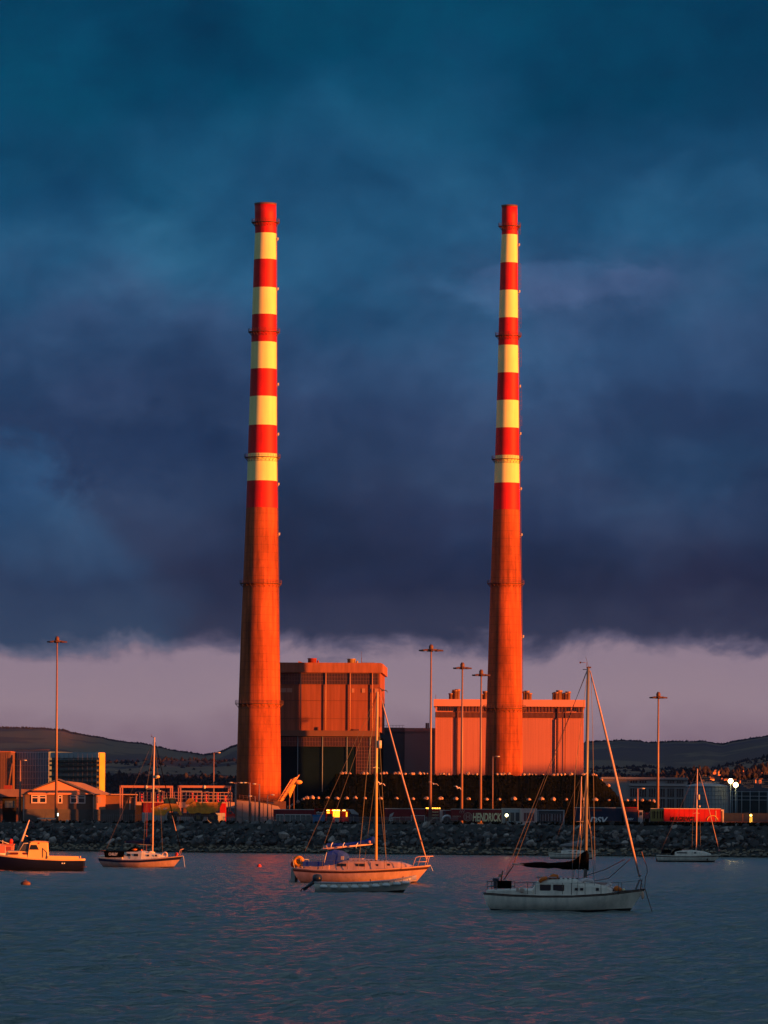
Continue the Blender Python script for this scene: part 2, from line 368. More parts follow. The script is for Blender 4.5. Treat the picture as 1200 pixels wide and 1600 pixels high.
def sea():
    rng = np.random.RandomState(5)
    Ys = [90.0]
    while Ys[-1] < 1090: Ys.append(Ys[-1] + max(.28, Ys[-1] * .0019))
    Ys = np.array(Ys); nc = 460; A_ = np.linspace(-.125, .125, nc)
    X2 = A_[None, :] * Ys[:, None]; Y2 = np.repeat(Ys[:, None], nc, 1)
    dyl = np.maximum(.28, Ys * .0019)[:, None]; dxl = (Ys * (.25 / nc))[:, None]
    Z2 = np.zeros_like(X2)
    for k in range(110):
        lam = .55 * (5.0 / .55) ** rng.rand(); th = rng.normal(0, .75) + .5; a = .0046 * lam ** .9 * rng.uniform(.5, 1.4)
        kx, ky = sin(th) * 2 * pi / lam, cos(th) * 2 * pi / lam
        ok = np.clip((np.pi / (abs(ky) * dyl + 1e-6) - 1.0) * 1.2, 0, 1) * np.clip((np.pi / (abs(kx) * dxl + 1e-6) - 1.0) * 1.2, 0, 1)
        env = .65 + .5 * np.sin(X2 * rng.uniform(.02, .15) + Y2 * rng.uniform(-.05, .05) + rng.rand() * 6)
        ph = kx * X2 + ky * Y2 + rng.rand() * 6.28
        w = np.sin(ph); Z2 += a * ok * env * (w + .22 * np.cos(2 * ph))
    e = np.minimum(1, np.minimum((A_ + .125) / .006, (.125 - A_) / .006))[None, :] * np.minimum(1, np.minimum((Ys - 90) / 4, (Ys[-1] - Ys) / 20))[:, None]
    Z2 *= e
    nr = len(Ys); co = np.stack([X2, Y2, Z2], -1).reshape(-1, 3)
    ymax = Ys[-1]; W2 = 2500
    ex = np.array([(-W2, -400, 0), (W2, -400, 0), (W2, 1500, 0), (-W2, 1500, 0)], float)
    verts = np.concatenate([co, ex]); n0 = nr * nc
    ii = (np.arange(nr - 1)[:, None] * nc + np.arange(nc - 1)[None, :]).reshape(-1)
    quads = np.stack([ii, ii + 1, ii + nc + 1, ii + nc], -1)
    near = list(range(0, nc)); far = list(range((nr - 1) * nc, nr * nc)); lft = [r_ * nc for r_ in range(nr)]; rgt = [r_ * nc + nc - 1 for r_ in range(nr)]
    polys = [[n0, n0 + 1] + near[::-1], [n0 + 1, n0 + 2] + rgt[::-1], [n0 + 2, n0 + 3] + far, [n0 + 3, n0] + lft]
    me = bpy.data.meshes.new('water'); me.vertices.add(len(verts)); me.vertices.foreach_set('co', verts.ravel())
    loops = np.concatenate([quads.ravel()] + [np.array(p) for p in polys]); tot = [4] * len(quads) + [len(p) for p in polys]
    st = np.concatenate([[0], np.cumsum(tot)[:-1]])
    me.loops.add(len(loops)); me.loops.foreach_set('vertex_index', loops.astype(np.int32))
    me.polygons.add(len(tot)); me.polygons.foreach_set('loop_start', st.astype(np.int32)); me.polygons.foreach_set('loop_total', np.array(tot, np.int32))
    sm = np.ones(len(tot), bool); sm[-4:] = False; me.polygons.foreach_set('use_smooth', sm)
    me.materials.append(SEA); me.update(calc_edges=True); me.validate()
    o = bpy.data.objects.new('water', me); COL.objects.link(o); structure(o)
sea()
ZG = 7.2                                    # quay level
def shoreY(X): return interp([(-400, 1360), (-96, 1208), (0, 1118), (86, 1062), (400, 900)], X)
# reclaimed ground with its sloping edge
xs = [-1400, -700, -400, -250] + [x for x in range(-160, 161, 8)] + [250, 400, 700, 1400]
g = MB(); prof = [(-6, -3.0), (0, -.6), (3.5, .9), (6, 1.3), (17, 7.0), (20, 7.2), (60, 7.2)]
vs = []
for X in xs:
    for dy, z in prof: vs.append((X, shoreY(X) + dy, z))
    vs.append((X, 2300, ZG)); vs.append((X, 12500, ZG - .5))
k = len(prof) + 2
g.add(vs, [(i * k + j, (i + 1) * k + j, (i + 1) * k + j + 1, i * k + j + 1) for i in range(len(xs) - 1) for j in range(k - 1)])
structure(g.build('ground', GRND))

def hill_mat(name, stops, sc, st_=(1, 1, 1), bump=0):
    m = bpy.data.materials.new(name); m.use_nodes = True; t = m.node_tree; b = t.nodes['Principled BSDF']
    b.inputs['Roughness'].default_value = 1; b.inputs['Specular IOR Level'].default_value = .05
    co = t.nodes.new('ShaderNodeTexCoord').outputs['Object']
    nz = noise(t, mapping(t, co, st_), sc, 6, .6, 1.0)
    t.links.new(ramp(t, nz, stops), b.inputs['Base Color']); return m
HILLA = hill_mat('heather_hill', [(.30, (.085, .046, .066)), (.44, (.105, .066, .076)), (.53, (.12, .078, .074)), (.55, (.19, .125, .095)), (.72, (.18, .11, .09))], .0016, (1, .4, 3))
HILLB = hill_mat('farmland_hill', [(.34, (.055, .036, .054)), (.46, (.082, .054, .062)), (.48, (.24, .14, .10)), (.58, (.20, .115, .09)), (.61, (.055, .045, .052))], .0045, (1, .35, 3))
HILLC = hill_mat('wooded_lowland', [(.3, (.030, .024, .038)), (.7, (.052, .040, .052))], .01)
random.seed(3)
def fbm1(x, seed, oct=5):
    v = 0; a = 1; f = 1
    for o in range(oct):
        v += a * sin(x * f + seed * 1.7 + o * 2.1) ; a *= .55; f *= 2.13
    return v
def ridge(name, m, Y0, Y1, prof_px, seed, amp, step=10, rows=14, x0=-900, x1=2100):
    mb = MB(); vs = []; n = int((x1 - x0) / step) + 1
    for i in range(n):
        px = x0 + i * step; py = interp(prof_px, px)
        zt = Wp(px, py, Y1).z + amp * fbm1(px * .02, seed)
        for j in range(rows + 3):
            t = j / rows
            if t <= 1:
                Y = lerp(Y0, Y1, t); z = ZG + (zt - ZG) * (t ** .9 * (1.55 - .55 * t)) + amp * 2.2 * fbm1(px * .013 + t * 5, seed + 3) * t * (1 - t)
            else:
                Y = Y1 + (t - 1) * (Y1 - Y0); z = zt - (t - 1) * 2.5 * zt * .6
            vs.append((uv(px, 1200)[0] * Y / F, Y, z))
    k = rows + 3
    mb.add(vs, [(i * k + j, (i + 1) * k + j, (i + 1) * k + j + 1, i * k + j + 1) for i in range(n - 1) for j in range(k - 1)], 0, True)
    o = structure(mb.build(name, m)); return vs, k, n, o
PA = [(-300, 1143), (0, 1139), (50, 1138), (100, 1142), (150, 1150), (200, 1161), (240, 1169), (280, 1177), (320, 1181), (345, 1177), (370, 1166), (500, 1162), (700, 1170), (900, 1163), (960, 1160), (1010, 1159), (1060, 1157), (1100, 1158), (1115, 1163), (1130, 1165), (1150, 1159), (1180, 1155), (1210, 1152), (1500, 1140)]
PB = [(-300, 1196), (0, 1192), (160, 1190), (240, 1186), (300, 1190), (400, 1192), (800, 1200), (1000, 1203), (1090, 1203), (1130, 1197), (1170, 1187), (1210, 1180), (1500, 1176)]
PC = [(-300, 1216), (0, 1216), (180, 1212), (300, 1209), (400, 1212), (800, 1218), (960, 1216), (1100, 1207), (1200, 1204), (1500, 1198)]
A = ridge('hills', HILLA, 7000, 11500, PA, 1.3, 3)
B = ridge('farmland_hills', HILLB, 4200, 6200, PB, 4.1, 2)
C = ridge('wooded_lowland', HILLC, 1950, 3000, PC, 2.2, .8)

def tuft(mb, c, r, h, n=6):        # small ragged conifer or round crown for distant woods
    x, y, z = c; vs = []; fs = []
    lv = [(0, .75), (.35, 1.0), (.7, .62), (1, .12)]
    for t, k_ in lv:
        for q in range(n):
            a = 2 * pi * q / n + random.random() * .6; rr = r * k_ * random.uniform(.7, 1.25)
            vs.append((x + rr * cos(a), y + rr * sin(a), z + h * t * random.uniform(.9, 1.08)))
    for i in range(len(lv) - 1):
        for q in range(n): fs.append((i * n + q, i * n + (q + 1) % n, (i + 1) * n + (q + 1) % n, (i + 1) * n + q))
    fs.append(tuple((len(lv) - 1) * n + q for q in range(n)))
    mb.add(vs, fs)
def wood(name, lay, m, cnt, r, rows_, ranges, ridgebias=.5):
    vs, k, n, _ = lay; mb = MB()
    for _i in range(cnt):
        lo, hi_ = random.choice(ranges); i = (random.uniform(lo, hi_) + 900) / 10
        j = rows_[1] - random.random() ** 1.5 * (rows_[1] - rows_[0]) if random.random() > ridgebias else rows_[1] + random.uniform(-.3, .1)
        i0, j0 = int(i), int(j); fi, fj = i - i0, j - j0
        a = Vector(vs[i0 * k + j0]); b = Vector(vs[(i0 + 1) * k + j0]); c = Vector(vs[i0 * k + j0 + 1])
        p = a + (b - a) * fi + (c - a) * fj
        s = random.uniform(.6, 1.3); tuft(mb, (p.x, p.y, p.z - r * .4), r * s, r * random.uniform(1.0, 2.3) * s)
    o = mb.build(name, m); o['kind'] = 'stuff'; return o
wood('hilltop_forest', A, WOODM, 4200, 2.3, (12.6, 14), [(-40, 130), (100, 330), (320, 380), (915, 1240), (1120, 1240)], .7)
wood('hedgerow_trees', B, WOODM, 900, 2.2, (5, 14), [(-20, 380), (915, 1220)], .35)
wood('lowland_trees', C, WOODM, 1100, 1.8, (2, 8), [(-20, 380)], .15)
wood('lowland_trees', C, WOODM, 500, 1.8, (3, 13), [(915, 1085)], .1)

# off to the right of the photograph: unseen banks, added so their shadow keeps the port's low parts and the nearest boat in shade
N_S = Vector((cos(SUN_AZ), sin(SUN_AZ), 0)); D_S = Vector((sin(SUN_AZ), -cos(SUN_AZ), 0)); TE = math.tan(SUN_EL)
def shade_bank(name, t, pts, step, jit):       # pts: (X, Y, height below which that place lies in shade)
    prof = sorted((Vector((X, Y, 0)).dot(N_S), z + (t - Vector((X, Y, 0)).dot(D_S)) * TE) for X, Y, z in pts)
    mb = MB(); vs = []; s_ = prof[0][0]; n = 0
    while s_ <= prof[-1][0]:
        z = interp(prof, s_) + random.uniform(-jit, jit)
        c = N_S * s_ + D_S * t; w = max(0, z) * 1.2 + 4
        for q, zz_ in ((-w, -1.5), (-w * .3, z * .7), (0, z), (w * .4, z * .85), (w * 1.5, -1.5)):
            p = c + D_S * q; vs.append((p.x, p.y, zz_))
        s_ += step; n += 1
    mb.add(vs, [(i * 5 + j, i * 5 + j + 1, (i + 1) * 5 + j + 1, (i + 1) * 5 + j) for i in range(n - 1) for j in range(4)])
    return structure(mb.build(name, GRASS))
shade_bank('shade_bank', -200, [(-20, 720, -12), (40, 786, 1.7), (32, 896, 2.2), (0, 1020, 6), (0, 1110, 8.5), (15, 1144, 12.8), (-20, 1172, 13.2), (-45, 1187, 12.9), (-55, 1204, 12.9), (67, 1147, 8.2), (90, 1147, 8.2), (0, 1300, 11.5), (-100, 1480, 14), (-41, 1600, 18), (41, 1600, 25), (40, 1650, 27), (70, 1650, 28), (100, 1700, 26), (100, 1800, 8)], 6, .35)  # unseen bank, shaped to shade rocks, quay and the feet of the halls
shade_bank('near_shade_bank', 0, [(0, 70, -8), (0, 95, 1.0), (0, 200, 1.0), (0, 250, .9), (0, 268, -6)], 4, .15)  # added bank out of view, shades the foreground water
shade_bank('boat_shade_bank', -60, [(0, 215, -3), (2, 240, 3.2), (4, 262, 3.5), (10, 271, 3.5), (15, 280, 2.6), (15, 288, 1.6), (-4, 345, 1.6), (0, 362, 1.4), (5, 372, .6), (0, 392, -4)], 3, .12)  # unseen bank added to shade the nearest yacht and the launch
shade_bank('far_shade_bank', -640, [(0, 1915, -60), (-130, 2020, 52), (-130, 2400, 76), (-100, 2520, 82), (190, 2395, -40), (190, 2650, -40), (190, 2680, 60), (0, 3100, 70), (0, 6000, 110), (0, 11000, 290), (0, 12500, 300)], 60, 4)  # unseen ridge added to shade hills and low trees, gap left for town

# ---------------------------------------------------------------- armour rocks of the shore
def rock_mat():
    m = bpy.data.materials.new('armour_stone'); m.use_nodes = True; t = m.node_tree; b = t.nodes['Principled BSDF']
    b.inputs['Roughness'].default_value = .9; b.inputs['Specular IOR Level'].default_value = .25
    oi = t.nodes.new('ShaderNodeObjectInfo').outputs['Random']; ri = t.nodes.new('ShaderNodeNewGeometry')
    f = mth(t, 'FRACT', mth(t, 'ADD', oi, mth(t, 'MULTIPLY', ri.outputs['Random Per Island'], 7.3)))
    base = ramp(t, f, [(0, (.025, .030, .036)), (.4, (.075, .075, .080)), (.7, (.15, .14, .14)), (.9, (.27, .23, .21)), (1, (.45, .38, .34))])
    co = t.nodes.new('ShaderNodeTexCoord').outputs['Object']
    nz = noise(t, co, 1.6, 6, .65)
    col = mixc(t, 1.0, base, ramp(t, nz, [(.3, (.55, .55, .6)), (.7, (1.35, 1.3, 1.25))]), 'MULTIPLY')
    sp = t.nodes.new('ShaderNodeSeparateXYZ'); t.links.new(ri.outputs['Position'], sp.inputs[0])
    zt = mth(t, 'ADD', sp.outputs[2], mth(t, 'MULTIPLY', mth(t, 'SUBTRACT', nz, .5), .8))
    wet = mth(t, 'MULTIPLY', mth(t, 'SUBTRACT', 0.5, zt), 4, clamp=True)
    kelp = mth(t, 'MULTIPLY', mth(t, 'SUBTRACT', 2.1, zt), 2.5, clamp=True)
    col = mixc(t, mth(t, 'MULTIPLY', kelp, .8), col, (.34, .26, .18)); col = mixc(t, wet, col, (.022, .02, .016))
    t.links.new(col, b.inputs['Base Color'])
    bn = t.nodes.new('ShaderNodeBump'); bn.inputs['Distance'].default_value = .12; t.links.new(nz, bn.inputs['Height']); t.links.new(bn.outputs[0], b.inputs['Normal'])
    return m
ROCK = rock_mat()
random.seed(11)
def rock_geo():
    bm = bmesh.new(); sx, sy, sz = random.uniform(.8, 1.35), random.uniform(.7, 1.1), random.uniform(.55, .95)
    for _ in range(15):
        v = Vector((random.gauss(0, 1), random.gauss(0, 1), random.gauss(0, 1))).normalized() * random.uniform(.8, 1.05)
        bm.verts.new((v.x * sx, v.y * sy, v.z * sz))
    bmesh.ops.convex_hull(bm, input=bm.verts)
    for v in [v for v in bm.verts if not v.link_faces]: bm.verts.remove(v)
    bmesh.ops.bevel(bm, geom=bm.edges[:], offset=.07, segments=1, affect='EDGES')
    bm.verts.ensure_lookup_table(); bm.verts.index_update()
    vs = [v.co.copy() for v in bm.verts]; fs = [tuple(v.index for v in f.verts) for f in bm.faces]; bm.free(); return vs, fs
GEOS = [rock_geo() for _ in range(14)]
rmesh = []
for vs, fs in GEOS:
    me = bpy.data.meshes.new('boulder'); me.from_pydata([tuple(v) for v in vs], [], fs); me.materials.append(ROCK); rmesh.append(me)
cands = []
X = -108.0
while X < 106:
    for rrow in range(8):
        t = (rrow + .5) / 8; r = random.uniform(.42, 1.0) if random.random() < .8 else random.uniform(1.0, 1.6)
        dy = lerp(5.5, 19, t) + random.uniform(-.7, .7); z = lerp(2.1, 7.3, t) + random.uniform(-.25, .35)
        cands.append((r, X + random.uniform(-.9, .9), dy, z))
    X += 1.12
cands.sort(key=lambda c: -c[0])
for i, (r, X, dy, z) in enumerate(cands[:295]):
    o = bpy.data.objects.new('boulder', rmesh[i % 14]); COL.objects.link(o)
    o.location = (X, shoreY(X) + dy, z); o.scale = (r,) * 3; o.rotation_euler = (random.uniform(-.5, .5), random.uniform(-.5, .5), random.uniform(0, 6.28))
    tag(o, 'large angular grey armour boulder in the rock slope along the shore', 'boulder', 'armour boulders of the shore')
mb = MB()
def addrock(p, r, flat=1):
    vs, fs = random.choice(GEOS); q = Matrix.Rotation(random.uniform(0, 6.28), 3, 'Z') @ Matrix.Rotation(random.uniform(-.5, .5), 3, 'X')
    mb.add([(q @ v) * r * Vector((1, 1, flat)) + p if False else Vector(((q @ v).x * r + p[0], (q @ v).y * r + p[1], (q @ v).z * r * flat + p[2])) for v in vs], fs)
for r, X, dy, z in cands[295:]: addrock((X, shoreY(X) + dy, z), r)
X = -108.0
while X < 106:                       # tidal ledge of small weedy stones
    for _ in range(5):
        dy = random.uniform(-.8, 6); addrock((X + random.uniform(-.5, .5), shoreY(X) + dy, lerp(-.1, 1.75, max(0, dy) / 6) + random.uniform(-.1, .2)), random.uniform(.3, .75), .75)
    X += .8
o = mb.build('small_rocks', ROCK); o['kind'] = 'stuff'
# low scrub along the top of the slope
mb = MB()
for _ in range(900):
    px = random.choice([random.uniform(885, 1215), random.uniform(885, 1215), random.uniform(-10, 1210)])
    X = (px - 600) * 1130 / F; y = shoreY(X) + random.uniform(17.5, 21)
    for q in range(3):
        tuft(mb, (X + random.uniform(-.5, .5), y, 6.9), random.uniform(.25, .55), random.uniform(.35, 1.0), 5)
o = mb.build('scrub', GRASS); o['kind'] = 'stuff'

# ---------------------------------------------------------------- chimneys
def chimney(label, Y, edges, bands, walks, lamps, ladder, top_lab):
    pyb = 1300
    cx0 = sum(edges[-1][1:]) / 2
    fr = Fr(cx0, Y, ZG); root = thing('chimney', label, 'chimney', fr.o)
    def geo(py):
        l = interp([(e[0], e[1]) for e in edges], py); r = interp([(e[0], e[2]) for e in edges], py)
        # the frame is level: undo the roll for the offset of the axis
        p = Wp((l + r) / 2, py, Y) - fr.o
        return p.z, (r - l) / 2 * fr.m, p.x
    pys = sorted(set(bands + [e[0] for e in edges if e[0] > bands[-1]] + [e[0] for e in edges]), reverse=True)
    prof = []; mis = []
    rowsf = []
    for a, b in zip(pys, pys[1:]):
        nseg = 3
        for q in range(nseg):
            py = lerp(a, b, q / nseg); rowsf.append(py)
    rowsf.append(pys[-1])
    for py in rowsf: prof.append(geo(py))
    for a, b in zip(rowsf, rowsf[1:]):
        mid = (a + b) / 2
        if mid > bands[-1]: mis.append(0)
        else:
            i = max(q for q in range(len(bands)) if bands[q] <= mid); mis.append(1 if i % 2 == 0 else 2)
    prof[0] = (-.5, prof[0][1], prof[0][2])
    MB().lathe(prof, 72, mis=mis, caps=True).build('shaft', [CONC, RED, WHITE], root)
    zt, rt, xt = geo(edges[0][0])
    MB().lathe([(zt - .1, rt + .12, xt), (zt + .45, rt + .16, xt), (zt + .46, rt - .6, xt), (zt - .05, rt - .7, xt)], 48, caps=False).build('rim', STEEL, root)
    for wpy in walks:
        z, r, x = geo(wpy); w = 1.15
        d = MB(); d.lathe([(z - .08, r - .02, x), (z - .08, r + w, x), (z + .04, r + w, x), (z + .04, r - .02, x)], 48, caps=False, smooth=False)
        pl = d.build('walkway', STEEL, root)
        rl = MB()
        for h in (.55, 1.1): rl.torus((x, 0, z + h), r + w - .05, .035, 'z', 48, 5)
        for q in range(36):
            a = 2 * pi * q / 36; rl.tube([(x + (r + w - .05) * cos(a), (r + w - .05) * sin(a), z), (x + (r + w - .05) * cos(a), (r + w - .05) * sin(a), z + 1.1)], .03, 4)
        rl.build('railing', STEEL, pl)
        bk = MB()
        for q in range(24):
            a = 2 * pi * q / 24; c_, s_ = cos(a), sin(a)
            bk.tube([(x + (r + w - .1) * c_, (r + w - .1) * s_, z - .08), (x + (r - .1) * c_, (r - .1) * s_, z - 1.35)], .055, 4)
            bk.tube([(x + (r - .05) * c_, (r - .05) * s_, z - .1), (x + (r + .02) * c_, (r + .02) * s_, z - 1.35)], .05, 4)
        bk.torus((x, 0, z - 1.33), r + .03, .05, 'z', 48, 5); bk.torus((x, 0, z - .12), r + .03, .05, 'z', 48, 5)
        bk.build('bracket', STEEL, pl)
    for lpy in lamps:
        z, r, x = geo(lpy); lb = MB()
        lb.box((x + r - .1, -.9, z - .25), (x + r + .75, -.1, z - .12)); lb.box((x + r + .25, -.75, z - .12), (x + r + .8, -.25, z + .55)); lb.tube([(x + r - .1, -.5, z - .9), (x + r + .6, -.5, z - .2)], .05, 4)
        lb.build('aviation_lamp', PALEGAL, root)
    ld = MB()
    a = R(-14)
    n = 0
    pts1 = []; pts2 = []
    for py in range(int(walks[-1]), int(walks[0]), -6):
        z, r, x = geo(py); rr = r + .32
        pts1.append((x + rr * cos(a), rr * sin(a), z)); pts2.append((x + rr * cos(a) - .45 * sin(a), rr * sin(a) - .45 * cos(a), z))
    ld.tube(pts1, .05, 4); ld.tube(pts2, .05, 4)
    for py10 in range(int(walks[-1]) * 2, int(walks[0]) * 2, -5):
        z, r, x = geo(py10 / 2); rr = r + .32
        ld.tube([(x + rr * cos(a), rr * sin(a), z), (x + rr * cos(a) - .45 * sin(a), rr * sin(a) - .45 * cos(a), z)], .025, 4)
    ld.build('ladder', STEEL, root)
    if ladder:
        cg = MB()
        for p0, p1 in ladder:
            q0 = geo(p0); q1 = geo(p1)
            for off in (.25, 1.0):
                cg.tube([(q0[2] + q0[1] + off, -.2, q0[0]), (q1[2] + q1[1] + off, -.2, q1[0])], .05, 4)
            k_ = int(abs(q0[0] - q1[0]) / 1.3)
            for j in range(k_ + 1):
                t = j / k_; x = lerp(q0[2] + q0[1], q1[2] + q1[1], t); z = lerp(q0[0], q1[0], t)
                cg.tube([(x, -.2, z), (x + 1.0, -.2, z)], .04, 4)
        cg.build('ladder_cage', STEEL, root)
    return root
E1 = [(320, 398, 431.5), (365, 398.6, 431.6), (406, 396.8, 431.8), (492, 394, 432), (577, 391.6, 432.2), (665, 388.8, 432.4), (752, 386, 433), (794, 384.6, 433.6), (912, 379.8, 435), (1000, 376, 436.2), (1100, 372.6, 437.6), (1250, 368.4, 439.4)]
E2 = [(323, 784, 808.3), (367, 784, 808.5), (411, 782, 809), (497, 779.6, 809.4), (583, 777.6, 810), (669, 775, 810.8), (755, 772.2, 811.6), (797, 770.8, 812.2), (912, 766.4, 814), (1000, 763.6, 815.2), (1110, 760.2, 816), (1230, 757.2, 817.4)]
chimney('wider left red and white banded power station chimney with orange lit concrete base', 1600, E1, [320, 365, 406, 450, 492, 535, 577, 620, 665, 709, 752, 794], [348, 519, 715, 912, 1100], [374, 452, 601, 679, 757, 835], [], '')
chimney('slimmer right red and white banded power station chimney in front of the pink hall', 1602, E2, [323, 367, 411, 454, 497, 540, 583, 626, 669, 712, 755, 797], [354, 525, 718, 912, 1107], [383, 456, 604, 678, 764, 836, 995], [(366, 352), (450, 412), (512, 482), (572, 545), (640, 606), (665, 650)], '')

# ---------------------------------------------------------------- power station halls
def hall1():
    fr = Fr(510, 1644.6, ZG); r = thing('boiler_house', 'tall red brown boiler house with flat cornice just right of the left chimney', 'building', fr.o, R(-2.2))
    X_, Z_ = fr.x, fr.z
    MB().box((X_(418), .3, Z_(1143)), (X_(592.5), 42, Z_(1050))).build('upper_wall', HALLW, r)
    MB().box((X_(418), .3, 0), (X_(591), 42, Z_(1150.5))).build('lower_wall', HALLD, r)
    c = MB().box((X_(416), -.9, Z_(1051)), (X_(596.5), 43, Z_(1036.5))).box((X_(418), -.7, Z_(1036.5)), (X_(594), 42.6, Z_(1035.5)))
    c.build('cornice', HALLC, r)
    MB().box((X_(416), -.8, Z_(1150.5)), (X_(592.3), .3, Z_(1141.5))).build('ledge', mat('ledge_concrete', (.17, .075, .055), .85, .15, .1), r)
    for y0, y1, x0, x1, st_ in ((1069, 1052, 437, 590, 2.4), (1166, 1152, 437, 588, 2.4), (1236, 1167, 556, 589, 4.2)):
        gz = MB().box((X_(x0), .12, Z_(y0)), (X_(x1), .35, Z_(y1))).build('glazing', GLAZ, r)
        gm = MB(); x = x0
        while x <= x1 + .1: gm.box((X_(x) - .06, .0, Z_(y0)), (X_(x) + .06, .12, Z_(y1))); x += st_
        k = max(2, int((y0 - y1) / 5))
        for j in range(k + 1):
            z = lerp(Z_(y0), Z_(y1), j / k); gm.box((X_(x0), -.03, z - .05), (X_(x1), -.001, z + .05))
        gm.build('glazing_bars', mat('glazing_bar', (.16, .07, .06), .6), gz)
    for x in (468.6, 507.6, 545.6, 580.5):
        MB().tube([(X_(x), -.25, Z_(1141)), (X_(x), -.25, Z_(1051.2))], .2, 8).build('downpipe', mat('pale_pipe', (.42, .19, .13), .6), r)
    for x in (464.5, 503.2, 541.5, 577.4):
        MB().tube([(X_(x), -.1, .2), (X_(x), -.1, Z_(1151))], .11, 6).build('downpipe', GREYM, r)
    for x0, x1 in ((437, 446), (447, 455), (548, 552), (564, 569), (576, 580), (584, 590)):
        MB().box((X_(x0), .1, Z_(1082)), (X_(x1), .4, Z_(1075.5))).build('vent', mat('vent_panel', (.42, .20, .15), .7), r)
    MB().box((X_(437), .16, Z_(1095)), (X_(591), .31, Z_(1094.4))).box((X_(437), .16, Z_(1123)), (X_(591), .31, Z_(1122.5))).build('cladding_joint', LOUV, r)
    MB().box((X_(551), -.3, Z_(1141.5)), (X_(560), .2, Z_(1139))).box((X_(495), -.3, Z_(1141.5)), (X_(496.6), .2, Z_(1136))).build('door_hood', LOUV, r)
    for x0, x1, y1, m in ((478, 491.5, 1029, mat('rusty_drum', (.25, .03, .02), .6)), (540, 553, 1029.5, mat('drum_metal', (.40, .25, .12), .4, metal=.2))):
        cx = (X_(x0) + X_(x1)) / 2; rr = (X_(x1) - X_(x0)) / 2
        d = MB().lathe([(Z_(1036), rr, cx), (Z_(y1), rr, cx), (Z_(y1) + .1, rr + .15, cx), (Z_(y1) + .3, rr + .15, cx)], 24, c=(0, 6)); d.tube([(cx + rr + .5, 6, Z_(1036)), (cx + rr + .5, 6, Z_(y1 + 2))], .35, 8)
        d.build('roof_drum', m, r)
    p = MB().box((X_(563), 4, Z_(1036)), (X_(582), 9, Z_(1034.4))); p.tube([(X_(562.5), 4, Z_(1036)), (X_(562.5), 4, Z_(1027))], .12, 5)
    for q in range(6): p.tube([(X_(564 + q * 3.5), 4, Z_(1036)), (X_(564 + q * 3.5), 4, Z_(1033))], .06, 4)
    p.build('roof_plant', STEEL, r)
    MB().tube([(X_(562.5), 4, Z_(1027)), (X_(562.5), 4, Z_(1017))], .05, 4).build('aerial', STEEL, r)
    MB().prism([(X_(463), Z_(1036)), (X_(474), Z_(1036)), (X_(464), Z_(1032.5))], 3, 5).build('roof_hatch', HALLC, r)
    sc = MB()
    for q in range(9): sc.box((X_(591) + .05, -.2, Z_(1134 - q * 1.6) - .1), (X_(596), .6, Z_(1134 - q * 1.6) + .02))
    for x in (592.5, 595.8): sc.tube([(X_(x), .2, Z_(1137)), (X_(x), .2, Z_(1119))], .07, 4)
    sc.build('escape_stair', STEEL, r)
hall1()
def link():
    fr = Fr(636, 1690, ZG); r = thing('link_building', 'low dark grey building with two slim flues between the two halls', 'building', fr.o, 0)
    X_, Z_ = fr.x, fr.z
    MB().box((X_(585), 0, 0), (X_(631.5), 20, Z_(1143))).build('dark_wall', GREYD, r)
    MB().box((X_(631.5), -1.2, 0), (X_(690), 20, Z_(1143))).build('pale_wall', GREYM, r)
    MB().box((X_(584), -.6, Z_(1143)), (X_(631.2), 20.5, Z_(1137))).build('parapet', mat('parapet_dark', (.15, .13, .16), .8), r)
    MB().box((X_(631.2), -1.7, Z_(1143)), (X_(691), 20.5, Z_(1137.5))).build('parapet', mat('parapet_pale', (.35, .30, .32), .8), r)
    for x in (665.3, 668.2): MB().tube([(X_(x), 4, Z_(1138)), (X_(x), 4, Z_(1129))], .3, 8).build('flue', STEEL, r)
    rl = MB()
    for x in range(588, 632, 5): rl.tube([(X_(x), .2, Z_(1137)), (X_(x), .2, Z_(1133.5))], .05, 4)
    rl.tube([(X_(588), .2, Z_(1133.5)), (X_(631), .2, Z_(1133.5))], .05, 4); rl.build('railing', STEEL, r)
link()
